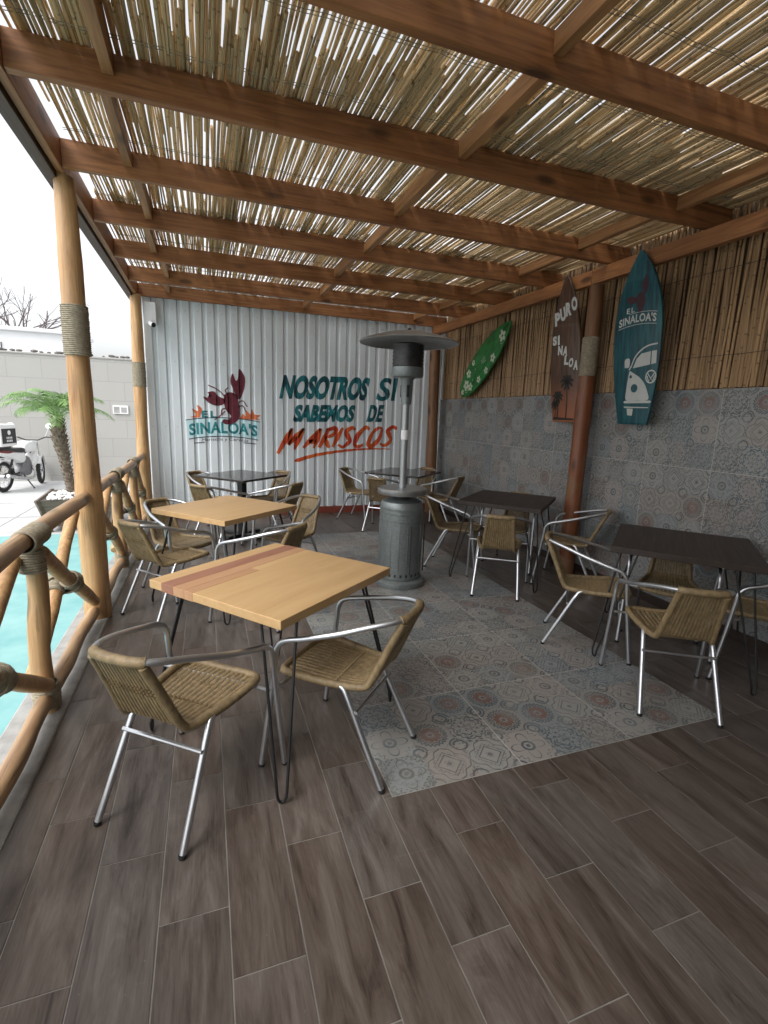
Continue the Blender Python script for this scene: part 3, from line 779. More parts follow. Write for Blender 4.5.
# wrapped rattan side frame: one U loop for back + seat
side=smoothpath([(.104,-.300,.704),(.112,-.252,.600),(.123,-.198,.475),(.129,-.176,.430),(.135,-.154,.408),(.150,-.10,.403),(.174,.03,.408),(.186,.15,.416),(.170,.21,.412),(.11,.232,.406),(0,.236,.402)],5)
loop=side+[Vector((-p.x,p.y,p.z)) for p in side[:-1]][::-1]
MB().tube(loop,.0165,10).build('rattan_rim',M['rattan'],ch)
seg_top=[p for p in full if p.y<-.285]
MB().tube(seg_top,.0185,10).build('rattan_wrap',M['rattan'],ch)
N=15
def strip(i,x,back):
    if back:
        pts=[(x*.69,-.306,.704),(x*.73,-.258,.597),(x*.78,-.222,.51),(x*.83,-.190,.438)]
    else:
        pts=[(x*.83,-.184,.436),(x*.87,-.155,.410),(x*.95,-.09,.397),(x*1.08,.05,.400),(x*1.14,.15,.406),(x*1.12,.230,.404)]
    return smoothpath(pts,3)
bk=MB(); st_=MB()
for i in range(N):
    x=-.150+.300*i/(N-1)
    p=strip(i,x,True); bk.tube(p,.0074,6,flat=(1,.65),up=(0,1,.5))
    p=strip(i,x,False)
    P2=[]
    st_.tube(p,.0098,6,flat=(1.05,.5),up=(0,-.3,1))
for z,yy in ((.585,-.252),(.60,-.258),(.57,-.245)):
    bk.tube([(-.112+.224*j/30,yy+.009*(1 if j%2 else -1),z+.002*math.sin(j)) for j in range(31)],.003,5)
for yy in (-.02,.10):
    st_.tube([(-.155+.31*j/30,yy,.402+.007*(1 if j%2 else -1)) for j in range(31)],.0035,5)
# fine backing weave so the seat reads closed
bk.build('backrest',M['rattan'],ch); st_.build('seat',M['rattan'],ch)

CH=[ # x,y,facing deg,label,group
(-.10,1.86,51,'nearest chair, its olive woven back to the viewer, beside the railing','front'),
(.555,1.93,137,'chair pulled in at the right side of the striped front table','front'),
(-.29,3.84,42,'chair at the railing side of the second light wood table','second'),
(.36,3.52,137,'chair whose arms and back show just above the striped front table','second'),
(.70,4.36,222,'chair at the far right side of the second light wood table, looped arm showing','second'),
(-.22,4.30,-48,'chair at the far left of the second light wood table, by the railing','second'),
(.12,5.56,45,'chair at the near left side of the black table under the lobster crest','crest'),
(.72,5.60,137,'chair at the near right side of the black table under the lobster crest','crest'),
(.05,6.32,-45,'chair at the far left side of the black table under the lobster crest','crest'),
(.74,6.32,225,'chair at the far right side of the black table under the lobster crest','crest'),
(2.08,6.68,-48,'side on chair before the red baseboard, left of the black corner table','heater'),
(2.20,5.98,48,'chair with yellowish back standing just left of the patio heater tank','heater'),
(3.02,6.02,130,'chair right of the black corner table, its back near the tiled wall','heater'),
(3.00,6.66,225,'chair mostly hidden in the back corner behind the patio heater pole','heater'),
(2.42,3.60,56,'chair with its back to the viewer at the middle dark brown table','mid'),
(2.39,4.34,-38,'side on chair between the patio heater and the middle dark brown table','mid'),
(3.20,3.60,130,'chair in front of the red stained log post','mid'),
(2.98,4.24,222,'chair tucked under the far side of the middle dark brown table','mid'),
(2.46,2.52,-40,'side on chair at the left of the nearest dark brown table','right'),
(2.40,1.83,58,'chair with its back to the viewer, on the tile edge at the right table','right'),
(3.04,2.39,221,'chair pushed right in under the far side of the nearest dark brown table','right'),
(3.20,1.88,135,'chair cut by the right edge of the photo, only arm and legs showing','right'),
]
GR={'front':'chairs at the striped front table','second':'chairs at the second light wood table','crest':'chairs at the black table under the crest','heater':'chairs at the black table behind the heater','mid':'chairs at the middle dark table','right':'chairs at the nearest dark table'}
for i,(x,y,a,lab,g_) in enumerate(CH):
    rz=R(a-90)
    if i==0: ch.location=(x,y,.0); ch.rotation_euler=(0,0,rz); ch['label']=lab; ch['group']=GR[g_]
    else: dup(ch,(x,y,0),rz,lab,GR[g_])

# ------------------------------------------------------------------ tables
def hairpin(sx,sy,hx,hy,zt):
    m=MB(); cx,cy=sx*(hx-.055),sy*(hy-.055)
    fx,fy=sx*(hx+.018),sy*(hy+.018)
    # two rods meeting in a tight U at the foot
    d=Vector((-sy,sx,0)).normalized() if sx*sy>0 else Vector((sy,-sx,0)).normalized()
    a=Vector((cx,cy,zt))+Vector((-sx*.10,0,0)); b=Vector((cx,cy,zt))+Vector((0,-sy*.10,0))
    ft=Vector((fx,fy,.008)); e=(b-a).normalized()
    pts=[a,ft-e*.019+Vector((0,0,.045)),ft-e*.016+Vector((0,0,.018)),ft-e*.008+Vector((0,0,.003)),ft,ft+e*.008+Vector((0,0,.003)),ft+e*.016+Vector((0,0,.018)),ft+e*.019+Vector((0,0,.045)),b]
    m.tube(pts,.0062,8)
    m.box(min(0,-sx*.13)+cx+sx*.02,min(0,-sy*.13)+cy+sy*.02,zt-.005,max(0,-sx*.13)+cx+sx*.02,max(0,-sy*.13)+cy+sy*.02,zt)
    return m
def hair_table(x,y,rot,wx,wy,light,label,stripes=False,zt=.75,group=None):
    t_=empty('dining_table',(x,y,0),R(rot),label,'table',group)
    th=.038; hx,hy=wx/2,wy/2
    if stripes:
        e=[-hy,hy-.235,hy-.165,hy-.085,hy-.055,hy]
        mats=[M['maple'],M['stripe2'],M['stripe1'],M['maple'],M['maple']]
        tp=None
        tp=MB().box(-hx,-hy,zt-th,hx,hy,zt,bev=.003).build('tabletop',M['maple'],t_)
        # inlaid stripes: boards set 1 mm proud, wrapping the ends
        MB().box(-hx-.001,e[1],zt-th-.001,hx+.001,e[2],zt+.001,bev=.001).build('inlay_stripe',M['stripe2'],tp)
        MB().box(-hx*1.0-.0012,e[2]+.0005,zt-th-.0012,hx+.0012,e[3],zt+.0012,bev=.001).build('inlay_stripe',M['stripe1'],tp)
        MB().box(-hx-.001,e[1]-.055,zt-th-.001,-.02,e[1]-.001,zt+.001,bev=.001).build('inlay_stripe',M['stripe2'],tp)
    else:
        MB().box(-hx,-hy,zt-th,hx,hy,zt,bev=.003).build('tabletop',M['maple'] if light else M['darktop'],t_)
    for sx in (-1,1):
        for sy in (-1,1):
            hairpin(sx,sy,hx,hy,zt-th-.001).build('leg',M['blacksteel'],t_)
    return t_
def ped_table(x,y,rot,s,label,group=None):
    t_=empty('dining_table',(x,y,0),R(rot),label,'table',group); h=s/2
    MB().box(-h,-h,.725,h,h,.75,bev=.006).build('tabletop',M['blacktop'],t_)
    MB().box(-.04,-.04,.04,.04,.04,.71,bev=.006).build('column',M['blacksteel'],t_)
    m=MB(); m.box(-.26,-.03,.703,.26,.03,.724,bev=.004); m.box(-.03,-.26,.700,.03,.26,.7225,bev=.004); m.build('support_arm',M['blacksteel'],t_)
    m=MB(); m.box(-.27,-.035,.004,.27,.035,.045,bev=.008); m.box(-.034,-.27,.002,.034,.27,.043,bev=.008); m.build('base',M['blacksteel'],t_)
    return t_
hair_table(.297,2.245,39.5,.80,.775,True,'light wood table with rosy brown stripes on black hairpin legs, nearest the viewer',True)
hair_table(.14,3.98,42,.79,.76,True,'plain light wood table behind the striped one, beside the log railing')
ped_table(.385,6.0,43,.76,'glossy black table under the lobster crest on the corrugated wall','black pedestal tables')
ped_table(2.55,6.22,43,.80,'glossy black table in the back corner behind the patio heater','black pedestal tables')
hair_table(2.76,4.0,43,.86,.76,False,'dark brown hairpin table before the tiled wall, left of the red stained post')
hair_table(2.945,2.26,41,.83,.81,False,'dark brown table on hairpin legs at the right edge, nearest the teal surfboard')

# ------------------------------------------------------------------ heater
ht=empty('patio_heater',(1.63,3.985,0),R(20),'tall grey mushroom patio heater standing on the patterned tiles','heater')
MB().lathe([(.0001,0),(.235,0),(.240,.02),(.235,.05),(.215,.065),(.20,.07)],48).build('base_ring',M['steelh'],ht)
tk=MB(); tk.lathe([(.193,.07),(.193,.70),(.190,.735),(.178,.76),(.12,.785),(.06,.79),(.0001,.79)],48)
tank=tk.build('tank_housing',M['steelh'],ht)
m=MB()
for z in (.60,.66,.70): m.lathe([(.193,z-.006),(.197,z-.003),(.197,z+.003),(.193,z+.006)],48)
for k in range(16):
    a=2*PI*k/16
    if k%4: 
        m.box(-.004,.190,.15,.004,.1965,.56,bev=.0015,mtx=Matrix.Rotation(a,4,'Z'))
m.build('pressed_rib',M['steelh'],tank)
m=MB()
for k in range(24):
    m.box(-.009,.190,.10,.009,.1945,.125,mtx=Matrix.Rotation(2*PI*(k+.5)/24,4,'Z'))
m.build('vent_slots',M['black'],tank)
m=MB()
m.box(-.10,.188,.13,-.095,.1965,.57,mtx=Matrix.Rotation(R(190),4,'Z')); m.box(.095,.188,.13,.10,.1965,.57,mtx=Matrix.Rotation(R(190),4,'Z'))
m.build('door_seam',M['black'],tank)
MB().lathe([(.05,.785),(.075,.79),(.075,.82),(.05,.822)],24).build('neck',M['steeldark'],ht)
MB().lathe([(.0001,.822),(.19,.822),(.215,.828),(.221,.845),(.221,.868),(.212,.878),(.0001,.880)],48).build('shelf',M['dish'],ht)
MB().lathe([(.030,.88),(.030,1.64),(.0001,1.64)],24).build('pole',M['steelbright'],ht)
MB().lathe([(.032,1.30),(.034,1.302),(.034,1.38),(.032,1.382)],24).build('pole_label',M['whiteplastic'],ht)
m=MB(); m.lathe([(.042,1.60),(.045,1.62),(.052,1.80),(.075,1.83)],24); m.build('burner_neck',M['steelh'],ht)
m=MB()
for k in range(3): m.box(-.012,.030,1.66,.012,.055,1.76,bev=.004,mtx=Matrix.Rotation(R(120*k+30),4,'Z'))
m.build('burner_knob',M['steeldark'],ht)
m=MB(); m.lathe([(.0001,1.825),(.125,1.825),(.135,1.84),(.135,1.905)],36); m.build('burner_cup',M['steelh'],ht)
m=MB(); prof_=[]
for i in range(13): z=1.905+i*.015; prof_.append((.128 if i%2 else .133,z))
m.lathe(prof_,36); m.lathe([(.133,2.085),(.10,2.10)],36)
m.build('emitter_mesh',M['steeldark'],ht)
m=MB(); m.lathe([(.405,2.105),(.412,2.098),(.418,2.104),(.40,2.118),(.30,2.150),(.18,2.180),(.08,2.197),(.0001,2.20)],64)
m.lathe([(.405,2.105),(.30,2.143),(.18,2.173),(.0001,2.19)],64); dsh=m.build('reflector_dish',M['dish'],ht)
MB().lathe([(.0001,2.225),(.014,2.222),(.016,2.20)],12).build('dish_nut',M['steeldark'],dsh)

# ------------------------------------------------------------------ surfboards
def board(name,base,tilt,roll,outline,th,face,label):
    """outline: list of (v, halfwidth) bottom to top; local x=right seen from the room, y=up, z=out of wall"""
    e=empty(name,base,0,label,'surfboard')
    U=Vector((0,-1,0)); V=Vector((0,0,1)); Nn=Vector((-1,0,0))
    m3=Matrix((U,V,Nn)).transposed()
    e.rotation_euler=(m3@Matrix.Rotation(roll,3,'Z')@Matrix.Rotation(tilt,3,'X')).to_euler()
    P=smoothpath([(h,v,0) for v,h in outline],4)
    ring=[(p.x,p.y) for p in P]+[(-p.x,p.y) for p in P[::-1]]
    cx,cy=0,sum(p[1] for p in ring)/len(ring); n=len(ring)
    vs=[];lay=[(-th/2,.94),(-th/2+.004,.985),(0,1.),(th/2-.004,.99),(th/2,.965)]
    for z,s in lay:
        for x,y in ring: vs.append((x*s,cy+(y-cy)*(1-(1-s)*.35),z))
    fs=[]
    for l in range(len(lay)-1):
        for k in range(n):
            j=(k+1)%n; fs.append((l*n+k,l*n+j,(l+1)*n+j,(l+1)*n+k))
    mb=MB(); mb.add(vs,fs,smooth=True)
    o=len(lay)-1
    h=len(P)
    # faces as strips between mirrored points
    cap=[]
    for k in range(h-1): cap.append((o*n+k,o*n+k+1,o*n+n-2-k,o*n+n-1-k))
    mb.add([],[]); mb.f+=cap; mb.smooth+=[False]*len(cap)
    cap=[(k,n-1-k,n-2-k,k+1) for k in range(h-1)]; mb.f+=cap; mb.smooth+=[False]*len(cap)
    b_=mb.build('board',face,e); return e,b_
TZ=.014
e,b_=board('surfboard',(3.42,3.26,1.50),R(5.4),R(0),[(0,.150),(.03,.158),(.25,.20),(.5,.232),(.75,.238),(.95,.215),(1.1,.170),(1.22,.112),(1.31,.052),(1.355,.015),(1.36,.002)],.028,M['bteal'],'teal surfboard with a white camper van picture, right of the red stained post')
z=TZ+.0015
f=Flat().text("SINALOA'S",(-.185,.80),(.185,.80),(-.185,.865),(.185,.865),.03,1.05,arch=.022)
f.text('EL',(-.11,.90),(-.03,.905),(-.11,.94),(-.03,.945),.02,1.3)
f.stroke(arc(-.19,.19,.875,.022)[4:] ,.004); f.stroke(arc(-.19,.19,.785,.02),.004)
f.build('board_lettering',M['boardwhite'],b_,z)
f=Flat()
f.smooth([(-.02,1.02),(.02,1.05),(.06,1.02),(.07,.97),(.05,.91),(.01,.89),(0,.93),(-.02,.97)])
f.smooth([(-.01,1.01),(-.07,1.03),(-.12,1.02),(-.08,.97),(-.02,.98)]); f.smooth([(.05,1.03),(.03,1.10),(.07,1.17),(.09,1.09),(.07,1.03)])
f.build('board_lobster',M['dmaroon'],b_,z)
f=Flat(); # van
P=smoothpath([(-.035,.47,0),(.0,.545,0),(.06,.60,0),(.13,.628,0),(.215,.635,0)],5); f.stroke([(p.x,p.y) for p in P],.012)
f.poly([(-.015,.462),(.02,.535),(.065,.572),(.155,.582),(.155,.480)]); f.poly([(.165,.481),(.165,.583),(.212,.584),(.212,.487)])
f.smooth([(-.045,.445),(.0,.42),(.06,.385),(.11,.335),(.145,.27),(.155,.205),(.04,.20),(-.068,.205),(-.070,.30),(-.055,.40)])
f.stroke([(-.05,.45),(-.036,.478)],.012)
f.poly([(-.085,.198),(.175,.198),(.19,.188),(.178,.178),(-.083,.178),(-.095,.188)]); f.poly([(-.09,.152),(.165,.145),(.16,.138),(-.08,.140)])
f.poly([(-.055,.135),(.01,.133),(.005,.075),(-.045,.078)])
f.smooth([(-.10,.47),(-.055,.475),(-.053,.54),(-.10,.535)])
f.ring((.17,.385),.048,.011); f.stroke([(.140,.41),(.170,.372),(.200,.41)],.010); f.stroke([(.133,.392),(.153,.345),(.170,.374),(.187,.345),(.207,.392)],.010)
f.build('board_van_picture',M['boardwhite'],b_,z)
f=Flat().disc((.012,.30),.034); f.disc((-.030,.395),.014); f.build('board_van_lamps',M['bteal'],b_,z+.0015)
e,b_=board('surfboard',(3.42,4.12,1.50),R(5.4),R(0),[(0,.165),(.03,.17),(.25,.195),(.5,.208),(.75,.205),(.95,.18),(1.1,.140),(1.22,.095),(1.32,.048),(1.37,.015),(1.375,.002)],.028,M['bbrown'],'brown surfboard with white lettering and black palms, left of the red stained post')
f=Flat()
def lets(word,x,y,w,h,dx,dy,rot):
    for i,c in enumerate(word):
        cx,cy=x+i*dx,y+i*dy; r_=rot*(1 if i%2 else .4)
        q=[(-w/2,-h/2),(w/2,-h/2),(-w/2,h/2),(w/2,h/2)]
        q=[(cx+a*math.cos(r_)-b*math.sin(r_),cy+a*math.sin(r_)+b*math.cos(r_)) for a,b in q]
        ww=.5 if c=='I' else 1
        if c=='I':
            q=[(cx+(a-cx)*.45,b) for a,b in q]
        f.text(c,*q,.06)
lets('PURO',-.118,1.00,.078,.125,.078,.034,.2)
f.build('board_lettering',M['boardwhite'],b_,z); f=Flat()
lets('SI',-.150,.80,.062,.09,.058,.0,.1); lets('NA',-.065,.70,.068,.088,.075,-.012,-.15); lets('LOA',.03,.60,.062,.088,.066,-.028,-.25)
f.build('board_lettering',M['boardwhite'],b_,z)
f=Flat()
def palm2(x,y,h,s):
    P=smoothpath([(x,y,0),(x+.012,y+h*.5,0),(x+.005,y+h,0)],4); f.stroke([(p.x,p.y) for p in P],[.018*s]*4+[.013*s]*(len(P)-4))
    cx,cy=x+.005,y+h
    for k in range(9):
        a=PI*2*k/9+.2; dx,dy=math.cos(a),math.sin(a)
        pts=smoothpath([(cx,cy,0),(cx+dx*.05*s,cy+dy*.045*s+.012,0),(cx+dx*.092*s,cy+dy*.07*s-.012,0)],4)
        f.stroke([(p.x,p.y) for p in pts],[.012*s]+[.026*s]*(len(pts)-3)+[.012*s,.003])
palm2(.04,.03,.36,1.1); f.build('board_palms',M['palmblack'],b_,z); f=Flat(); palm2(-.09,.03,.22,.9); palm2(-.13,.03,.14,.7); f.poly([(-.158,.022),(.158,.022),(.15,.04),(-.14,.05)])
f.build('board_palms',M['palmblack'],b_,z)
# green board: lies flat on the canes, tilted
bot=Vector((3.47,6.42,1.84)); tip=Vector((3.47,5.28,2.66)); d=tip-bot; Lg=d.length
roll=-math.atan2(bot.y-tip.y,tip.z-bot.z)
e,b_=board('surfboard',tuple(bot),0,roll,[(0,.045),(.04,.09),(.2,.165),(.45,.208),(.7,.215),(.95,.19),(1.15,.14),(1.3,.075),(Lg-.02,.02),(Lg,.002)],.026,M['bgreen'],'green surfboard with cream flowers, hung tilted on the canes near the back corner')
f=Flat(); q=random.Random(5)
def flower(x,y,s,a0):
    for k in range(5):
        a=a0+2*PI*k/5; dx,dy=math.cos(a),math.sin(a); px_,py_=-dy,dx
        f.smooth([(x+dx*.012*s,y+dy*.012*s),(x+dx*.03*s+px_*.022*s,y+dy*.03*s+py_*.022*s),(x+dx*.062*s+px_*.016*s,y+dy*.062*s+py_*.016*s),(x+dx*.066*s-px_*.014*s,y+dy*.066*s-py_*.014*s),(x+dx*.03*s-px_*.022*s,y+dy*.03*s-py_*.022*s)])
for a in ((.03,1.19,1.05,.3),(.12,.90,.85,1.),(.155,.70,.7,.2),(.14,.50,.7,.9),(.0,.20,1.1,.5),(-.09,.33,.9,.1),(.09,.28,.85,1.2),(.02,.07,.6,.2),(-.14,.50,.6,.6)):
    flower(*a); f.build('board_flower',M['flower'],b_,.0145); f=Flat()
for a,b2,c in (((-.03,.66),(-.02,.70),(-.03,.76)),((.0,.66),(.01,.71),(.0,.76)),((.03,.69),(.03,.72),(.035,.76))):
    f.stroke([a,b2,c],.007)
for k in range(10):
    x_,y_=q.uniform(-.10,.12),q.choice((q.uniform(.08,.5),q.uniform(1.0,1.2))); a=q.uniform(0,6)
    f.stroke([(x_,y_),(x_+.02*math.cos(a),y_+.02*math.sin(a)),(x_+.04*math.cos(a+.5),y_+.04*math.sin(a+.5))],[.004,.010,.003])
f.build('board_scrolls',M['flower'],b_,.0145)

# ------------------------------------------------------------------ security camera and conduit
sm=empty('security_camera',(-.60,7.14,2.66),0,'small white security camera with junction box at the top of the far left post','camera')
MB().box(-.07,-.03,-.13,.06,.06,.13,bev=.008).build('junction_box',M['whiteplastic'],sm)
b_=MB(); b_.tube([(.0,-.03,-.09),(.0,-.07,-.12),(.0,-.09,-.14)],.010,8); b_.build('bracket',M['whiteplastic'],sm)
mt=Vector((.5,-1,-.35)).to_track_quat('Z','Y').to_matrix().to_4x4()
b_=MB().lathe([(.0001,-.05),(.026,-.05),(.028,-.03),(.028,.06),(.030,.065)],20,mtx=Matrix.Translation((.01,-.11,-.145))@mt).build('camera_body',M['whiteplastic'],sm)
MB().lathe([(.030,.062),(.022,.058),(.0001,.058)],20,mtx=Matrix.Translation((.01,-.11,-.145))@mt).build('lens',M['black'],b_)
cd=MB(); cd.tube([(3.47,7.13,1.78),(3.47,7.13,2.3),(3.47,7.13,2.72)],.007,10); tag(cd.build('conduit_pipe',M['whiteplastic']),'thin white pipe running up the canes in the back corner','pipe')

# ------------------------------------------------------------------ outside
bw=empty('boundary_wall',(-4,12.1,-.12),0,'pale block wall behind the palm and motorcycle, dark stones along its top','wall')
o=MB().box(-14,12.12,-.12,6,12.3,2.46).build('wall_face',M['block'],bw); o.location=-Vector(bw.location)
o=MB().box(-14,12.10,2.461,6,12.32,2.50,bev=.01).build('coping',M['block'],bw); o.location=-Vector(bw.location)
q=random.Random(8)
x=-4.6
while x<.2:
    if q.random()<.75:
        s=q.uniform(.02,.06); bm=bmesh.new(); bmesh.ops.create_icosphere(bm,subdivisions=1,radius=1)
        for v in bm.verts: v.co=Vector((v.co.x*s*1.3,v.co.y*s,v.co.z*s*.6))*q.uniform(.8,1.15)
        me=bpy.data.meshes.new('coping_stone'); bm.to_mesh(me); bm.free(); me.materials.append(M['stone'])
        o=bpy.data.objects.new('coping_stone',me); COL.objects.link(o); o.parent=bw; o.location=Vector((x,12.15,2.505+s*.4))-bw.location
    x+=q.uniform(.05,.16)
# plaque
pq=empty('wall_plaque',(-1.72,12.10,1.42),0,'small pale rectangular plate on the block wall, right of the palm','sign')
MB().box(-.15,-.012,-.09,.15,.012,.09,bev=.004).build('plate',M['whiteplastic'],pq)
m=MB(); m.box(-.13,-.015,-.07,-.02,-.0125,.06); m.box(.01,-.015,-.06,.12,-.0125,.05); m.build('plate_marks',M['kerb'],pq)
# white building
wb=empty('white_building',(-9,17,0),0,'plain white building just visible above the block wall at the left','building')
o=MB().box(-16,17,-.12,-3.4,18.6,3.45).build('wall',M['whiterender'],wb); o.location=-Vector(wb.location)
o=MB().box(-16.1,16.9,3.451,-3.3,18.7,3.56,bev=.02).build('parapet',M['whiterender'],wb); o.location=-Vector(wb.location)
f_=MB().box(-7.6,16.985,2.2,-5.26,16.999,3.12).build('window',M['windowdark'],wb); f_.location=-Vector(wb.location)
fr=MB()
for x in (-7.6,-6.5,-5.30): fr.box(x-.02,16.96,2.2,x+.02,16.984,3.12)
fr.box(-7.62,16.955,3.121,-5.26,16.985,3.15)
o=fr.build('frame',M['white'],f_)
wb2=o
# bare trees
def bare(name,base,h,seed,label,spread=.5,depth=5):
    q=random.Random(seed); e=empty(name,base,0,label,'tree')
    tr=MB(); cr=MB()
    def rec(mb,p,d,L,r,k):
        n=4; pts=[p]
        for i in range(n):
            d=(d+Vector((q.gauss(0,.10),q.gauss(0,.10),q.gauss(.02,.06)))).normalized(); pts.append(pts[-1]+d*L/n)
        mb.tube(pts,[r*(1-.35*i/n) for i in range(n+1)],6,caps=False)
        if k<=0: return
        for c in range(q.choice((2,3,3))):
            nd=(d+Vector((q.gauss(0,spread),q.gauss(0,spread),q.uniform(-.1,.5)))).normalized()
            rec(cr,pts[-1] if c<2 else pts[2],nd,L*q.uniform(.6,.85),r*.6,k-1)
    rec(tr,Vector((0,0,0)),Vector((.03,0,1)),h*.36,.13,depth)
    tr.build('trunk',M['bark'],e); cr.build('crown',M['bark'],e); return e
bare('bare_tree',(-8.3,27,-.12),7.4,4,'tall bare tree behind the white building at the far left edge')
bare('bare_tree',(-7.35,27.5,-.12),6.6,12,'low leafless tree with stubby branches, right of the tall bare one',.6,4)
# planter
pl=empty('wooden_planter',(-1.60,7.55,-.12),R(4),'tapered wooden planter box of weathered boards filled with white pebbles','planter')
def taper(x0,x1,z0,z1,y):  # trapezoid board front/back
    return None
hb,ht_=.36,.46; H0,H1=.07,.43
bd=MB()
for k in range(4):
    z0=H0+(H1-H0)*k/4; z1=H0+(H1-H0)*(k+1)/4-.004
    a=hb+(ht_-hb)*(z0-H0)/(H1-H0); b=hb+(ht_-hb)*(z1-H0)/(H1-H0)
    for rot in range(4):
        mt=Matrix.Rotation(rot*PI/2,4,'Z')
        vs=[mt@Vector(v) for v in ((-a,-a,z0),(a,-a,z0),(b,-b,z1),(-b,-b,z1),(-a+.02,-a+.025,z0),(a-.02,-a+.025,z0),(b-.02,-b+.025,z1),(-b+.02,-b+.025,z1))]
        bd.add(vs,[(0,1,2,3),(5,4,7,6),(0,4,5,1),(3,2,6,7),(0,3,7,4),(1,5,6,2)])
bd.build('box_boards',M['pwood'],pl)
for sx,sy in ((-1,-1),(1,-1),(-1,1),(1,1)):
    m=MB(); m.tube([(sx*(hb-.03),sy*(hb+.002),.0),(sx*(ht_-.02),sy*(ht_+.008),H1+.005)],.028,4); m.build('corner_batten',M['pwood'],pl)
MB().box(-ht_+.03,-ht_+.03,H1-.06,ht_-.03,ht_-.03,H1-.03).build('soil',M['stone'],pl)
pb=MB(); q=random.Random(2)
for k in range(260):
    x,y=q.uniform(-.37,.37),q.uniform(-.37,.37); s=q.uniform(.02,.035)
    bm=bmesh.new(); bmesh.ops.create_icosphere(bm,subdivisions=1,radius=s); c=Vector((x,y,H1-.015+.03*(1-(x*x+y*y)/.28)))
    vs=[v.co*Vector((1,1,.7)).length*0+Vector((v.co.x,v.co.y,v.co.z*.7))+c for v in bm.verts]; bm.verts.index_update()
    pb.add(vs,[[v.index for v in ff.verts] for ff in bm.faces],smooth=True); bm.free()
tag(pb.build('white_pebbles',M['wstone'],pl),kind='stuff')
# palm
pm=empty('pygmy_palm',(-1.74,7.60,.25),0,'small date palm with a shaggy trunk leaning out of the wooden planter','palm tree')
tp=smoothpath([(0,0,0),(-.02,0,.25),(-.055,0,.55),(-.09,0,.82),(-.09,.0,1.06)],6)
n=len(tp); rad=[.045+.012*math.sin(min(1,i/n*1.2)*PI)+(.028 if i>n*.42 else 0)*math.sin(PI*(i-n*.42)/(n*.6)) for i in range(n)]
tk=MB(); tk.tube(tp,rad,16)
q=random.Random(6)
for i in range(170):
    t_=i/170; k=int(t_*(n-1)); p=tp[k]; r=rad[k]; a=i*2.4; up_=.03+.05*t_
    d=Vector((math.cos(a),math.sin(a),0)); o_=p+d*r*.9; tt=o_+d*(.018+.025*t_)+Vector((0,0,up_)); s=Vector((-math.sin(a),math.cos(a),0))*(.014+.006*t_)
    tk.add([o_-s,o_+s,tt+s*.5,tt-s*.5,o_-s-d*.01+Vector((0,0,.02)),o_+s-d*.01+Vector((0,0,.02))],[(0,1,2,3),(4,3,2,5),(0,3,4),(1,5,2)])
tk.build('trunk',M['palmtrunk'],pm)
cr=MB(); top=tp[-1]
for i in range(24):
    a=i*2.39996+q.uniform(-.2,.2); el=1.45-.95*(i/24)+q.uniform(-.1,.1); Lf=q.uniform(.52,.72)
    d=Vector((math.cos(a),math.sin(a),0)); pts=[];p=top.copy(); e_=el
    for s in range(11):
        pts.append(p.copy()); p=p+(d*math.cos(e_)+Vector((0,0,math.sin(e_))))*Lf/10; e_-=(.09 if s<4 else .20)+.03*(1-i/24)
    cr.tube(pts,[.006*(1-.085*s) for s in range(11)],5,caps=False)
    for s in range(28):
        u=.24+.76*s/27; fi=u*10; k=min(int(fi),9); base=pts[k].lerp(pts[k+1],fi-k); tg=(pts[k+1]-pts[k]).normalized()
        sd_=tg.cross(Vector((0,0,1)));  sd_=sd_.normalized() if sd_.length>.05 else Vector((-d.y,d.x,0))
        l=.19*math.sin(PI*min(.95,u*.9+.02))**.8
        for sg in (-1,1):
            dr=(sd_*sg*.85+tg*.65+Vector((0,0,-.12+q.gauss(0,.08)))).normalized(); wv=tg*.0055
            mid=base+dr*l*.5+Vector((0,0,-.005)); end=base+dr*l+Vector((0,0,-.05*l/.24-q.uniform(0,.03)))
            cr.add([base-wv*.6,base+wv*.6,mid+wv,mid-wv,end],[(0,1,2,3),(3,2,4)])
cr.build('crown',M['frond'],pm)

# ------------------------------------------------------------------ motorcycle
mo=empty('motorcycle',(-3.36,11.2,-.12),R(76),'white delivery motorcycle with a top box, parked by the block wall','motorcycle')
mo.scale=(.93,.93,.93)
def wheel(x,st=0.):
    e=MB(); mt=Matrix.Translation((x,0,.30))@Matrix.Rotation(st,4,'Z')@Matrix.Rotation(R(90),4,'X')
    n=32; ring=[mt@Vector((.262*math.cos(2*PI*k/n),.262*math.sin(2*PI*k/n),0)) for k in range(n)]
    e.tube(ring,.040,10,closed=True,up=tuple((mt.to_3x3()@Vector((0,0,1))))); ty=e.build('tyre',M['tyre'],None)
    r=MB(); ring=[mt@Vector((.222*math.cos(2*PI*k/n),.222*math.sin(2*PI*k/n),0)) for k in range(n)]
    r.tube(ring,.014,8,closed=True,up=tuple((mt.to_3x3()@Vector((0,0,1)))))
    r.lathe([(.0001,-.05),(.045,-.05),(.045,.05),(.0001,.05)],16,mtx=mt)
    for k in range(18):
        a=2*PI*k/18; r.tube([mt@Vector((.04*math.cos(a+.4),.04*math.sin(a+.4),(.03 if k%2 else -.03))),mt@Vector((.22*math.cos(a),.22*math.sin(a),0))],.003,4)
    # a wheel is one part with tyre and rim below it
    rim=r.build('wheel',M['chrome'],mo); ty.parent=rim; return rim
ST=R(20)
wheel(-.62); wheel(.64,ST)
fwd=Vector((.64,0,.30))
m=MB()
for pts in ([(.42,0,.86),(.30,0,.60),(.12,0,.30),(-.22,0,.28),(-.30,0,.50)],[(.42,0,.82),(.1,0,.70),(-.30,0,.66),(-.78,0,.70)],[(-.30,0,.50),(-.30,0,.66)]):
    m.tube(smoothpath(pts,4),.018,8)
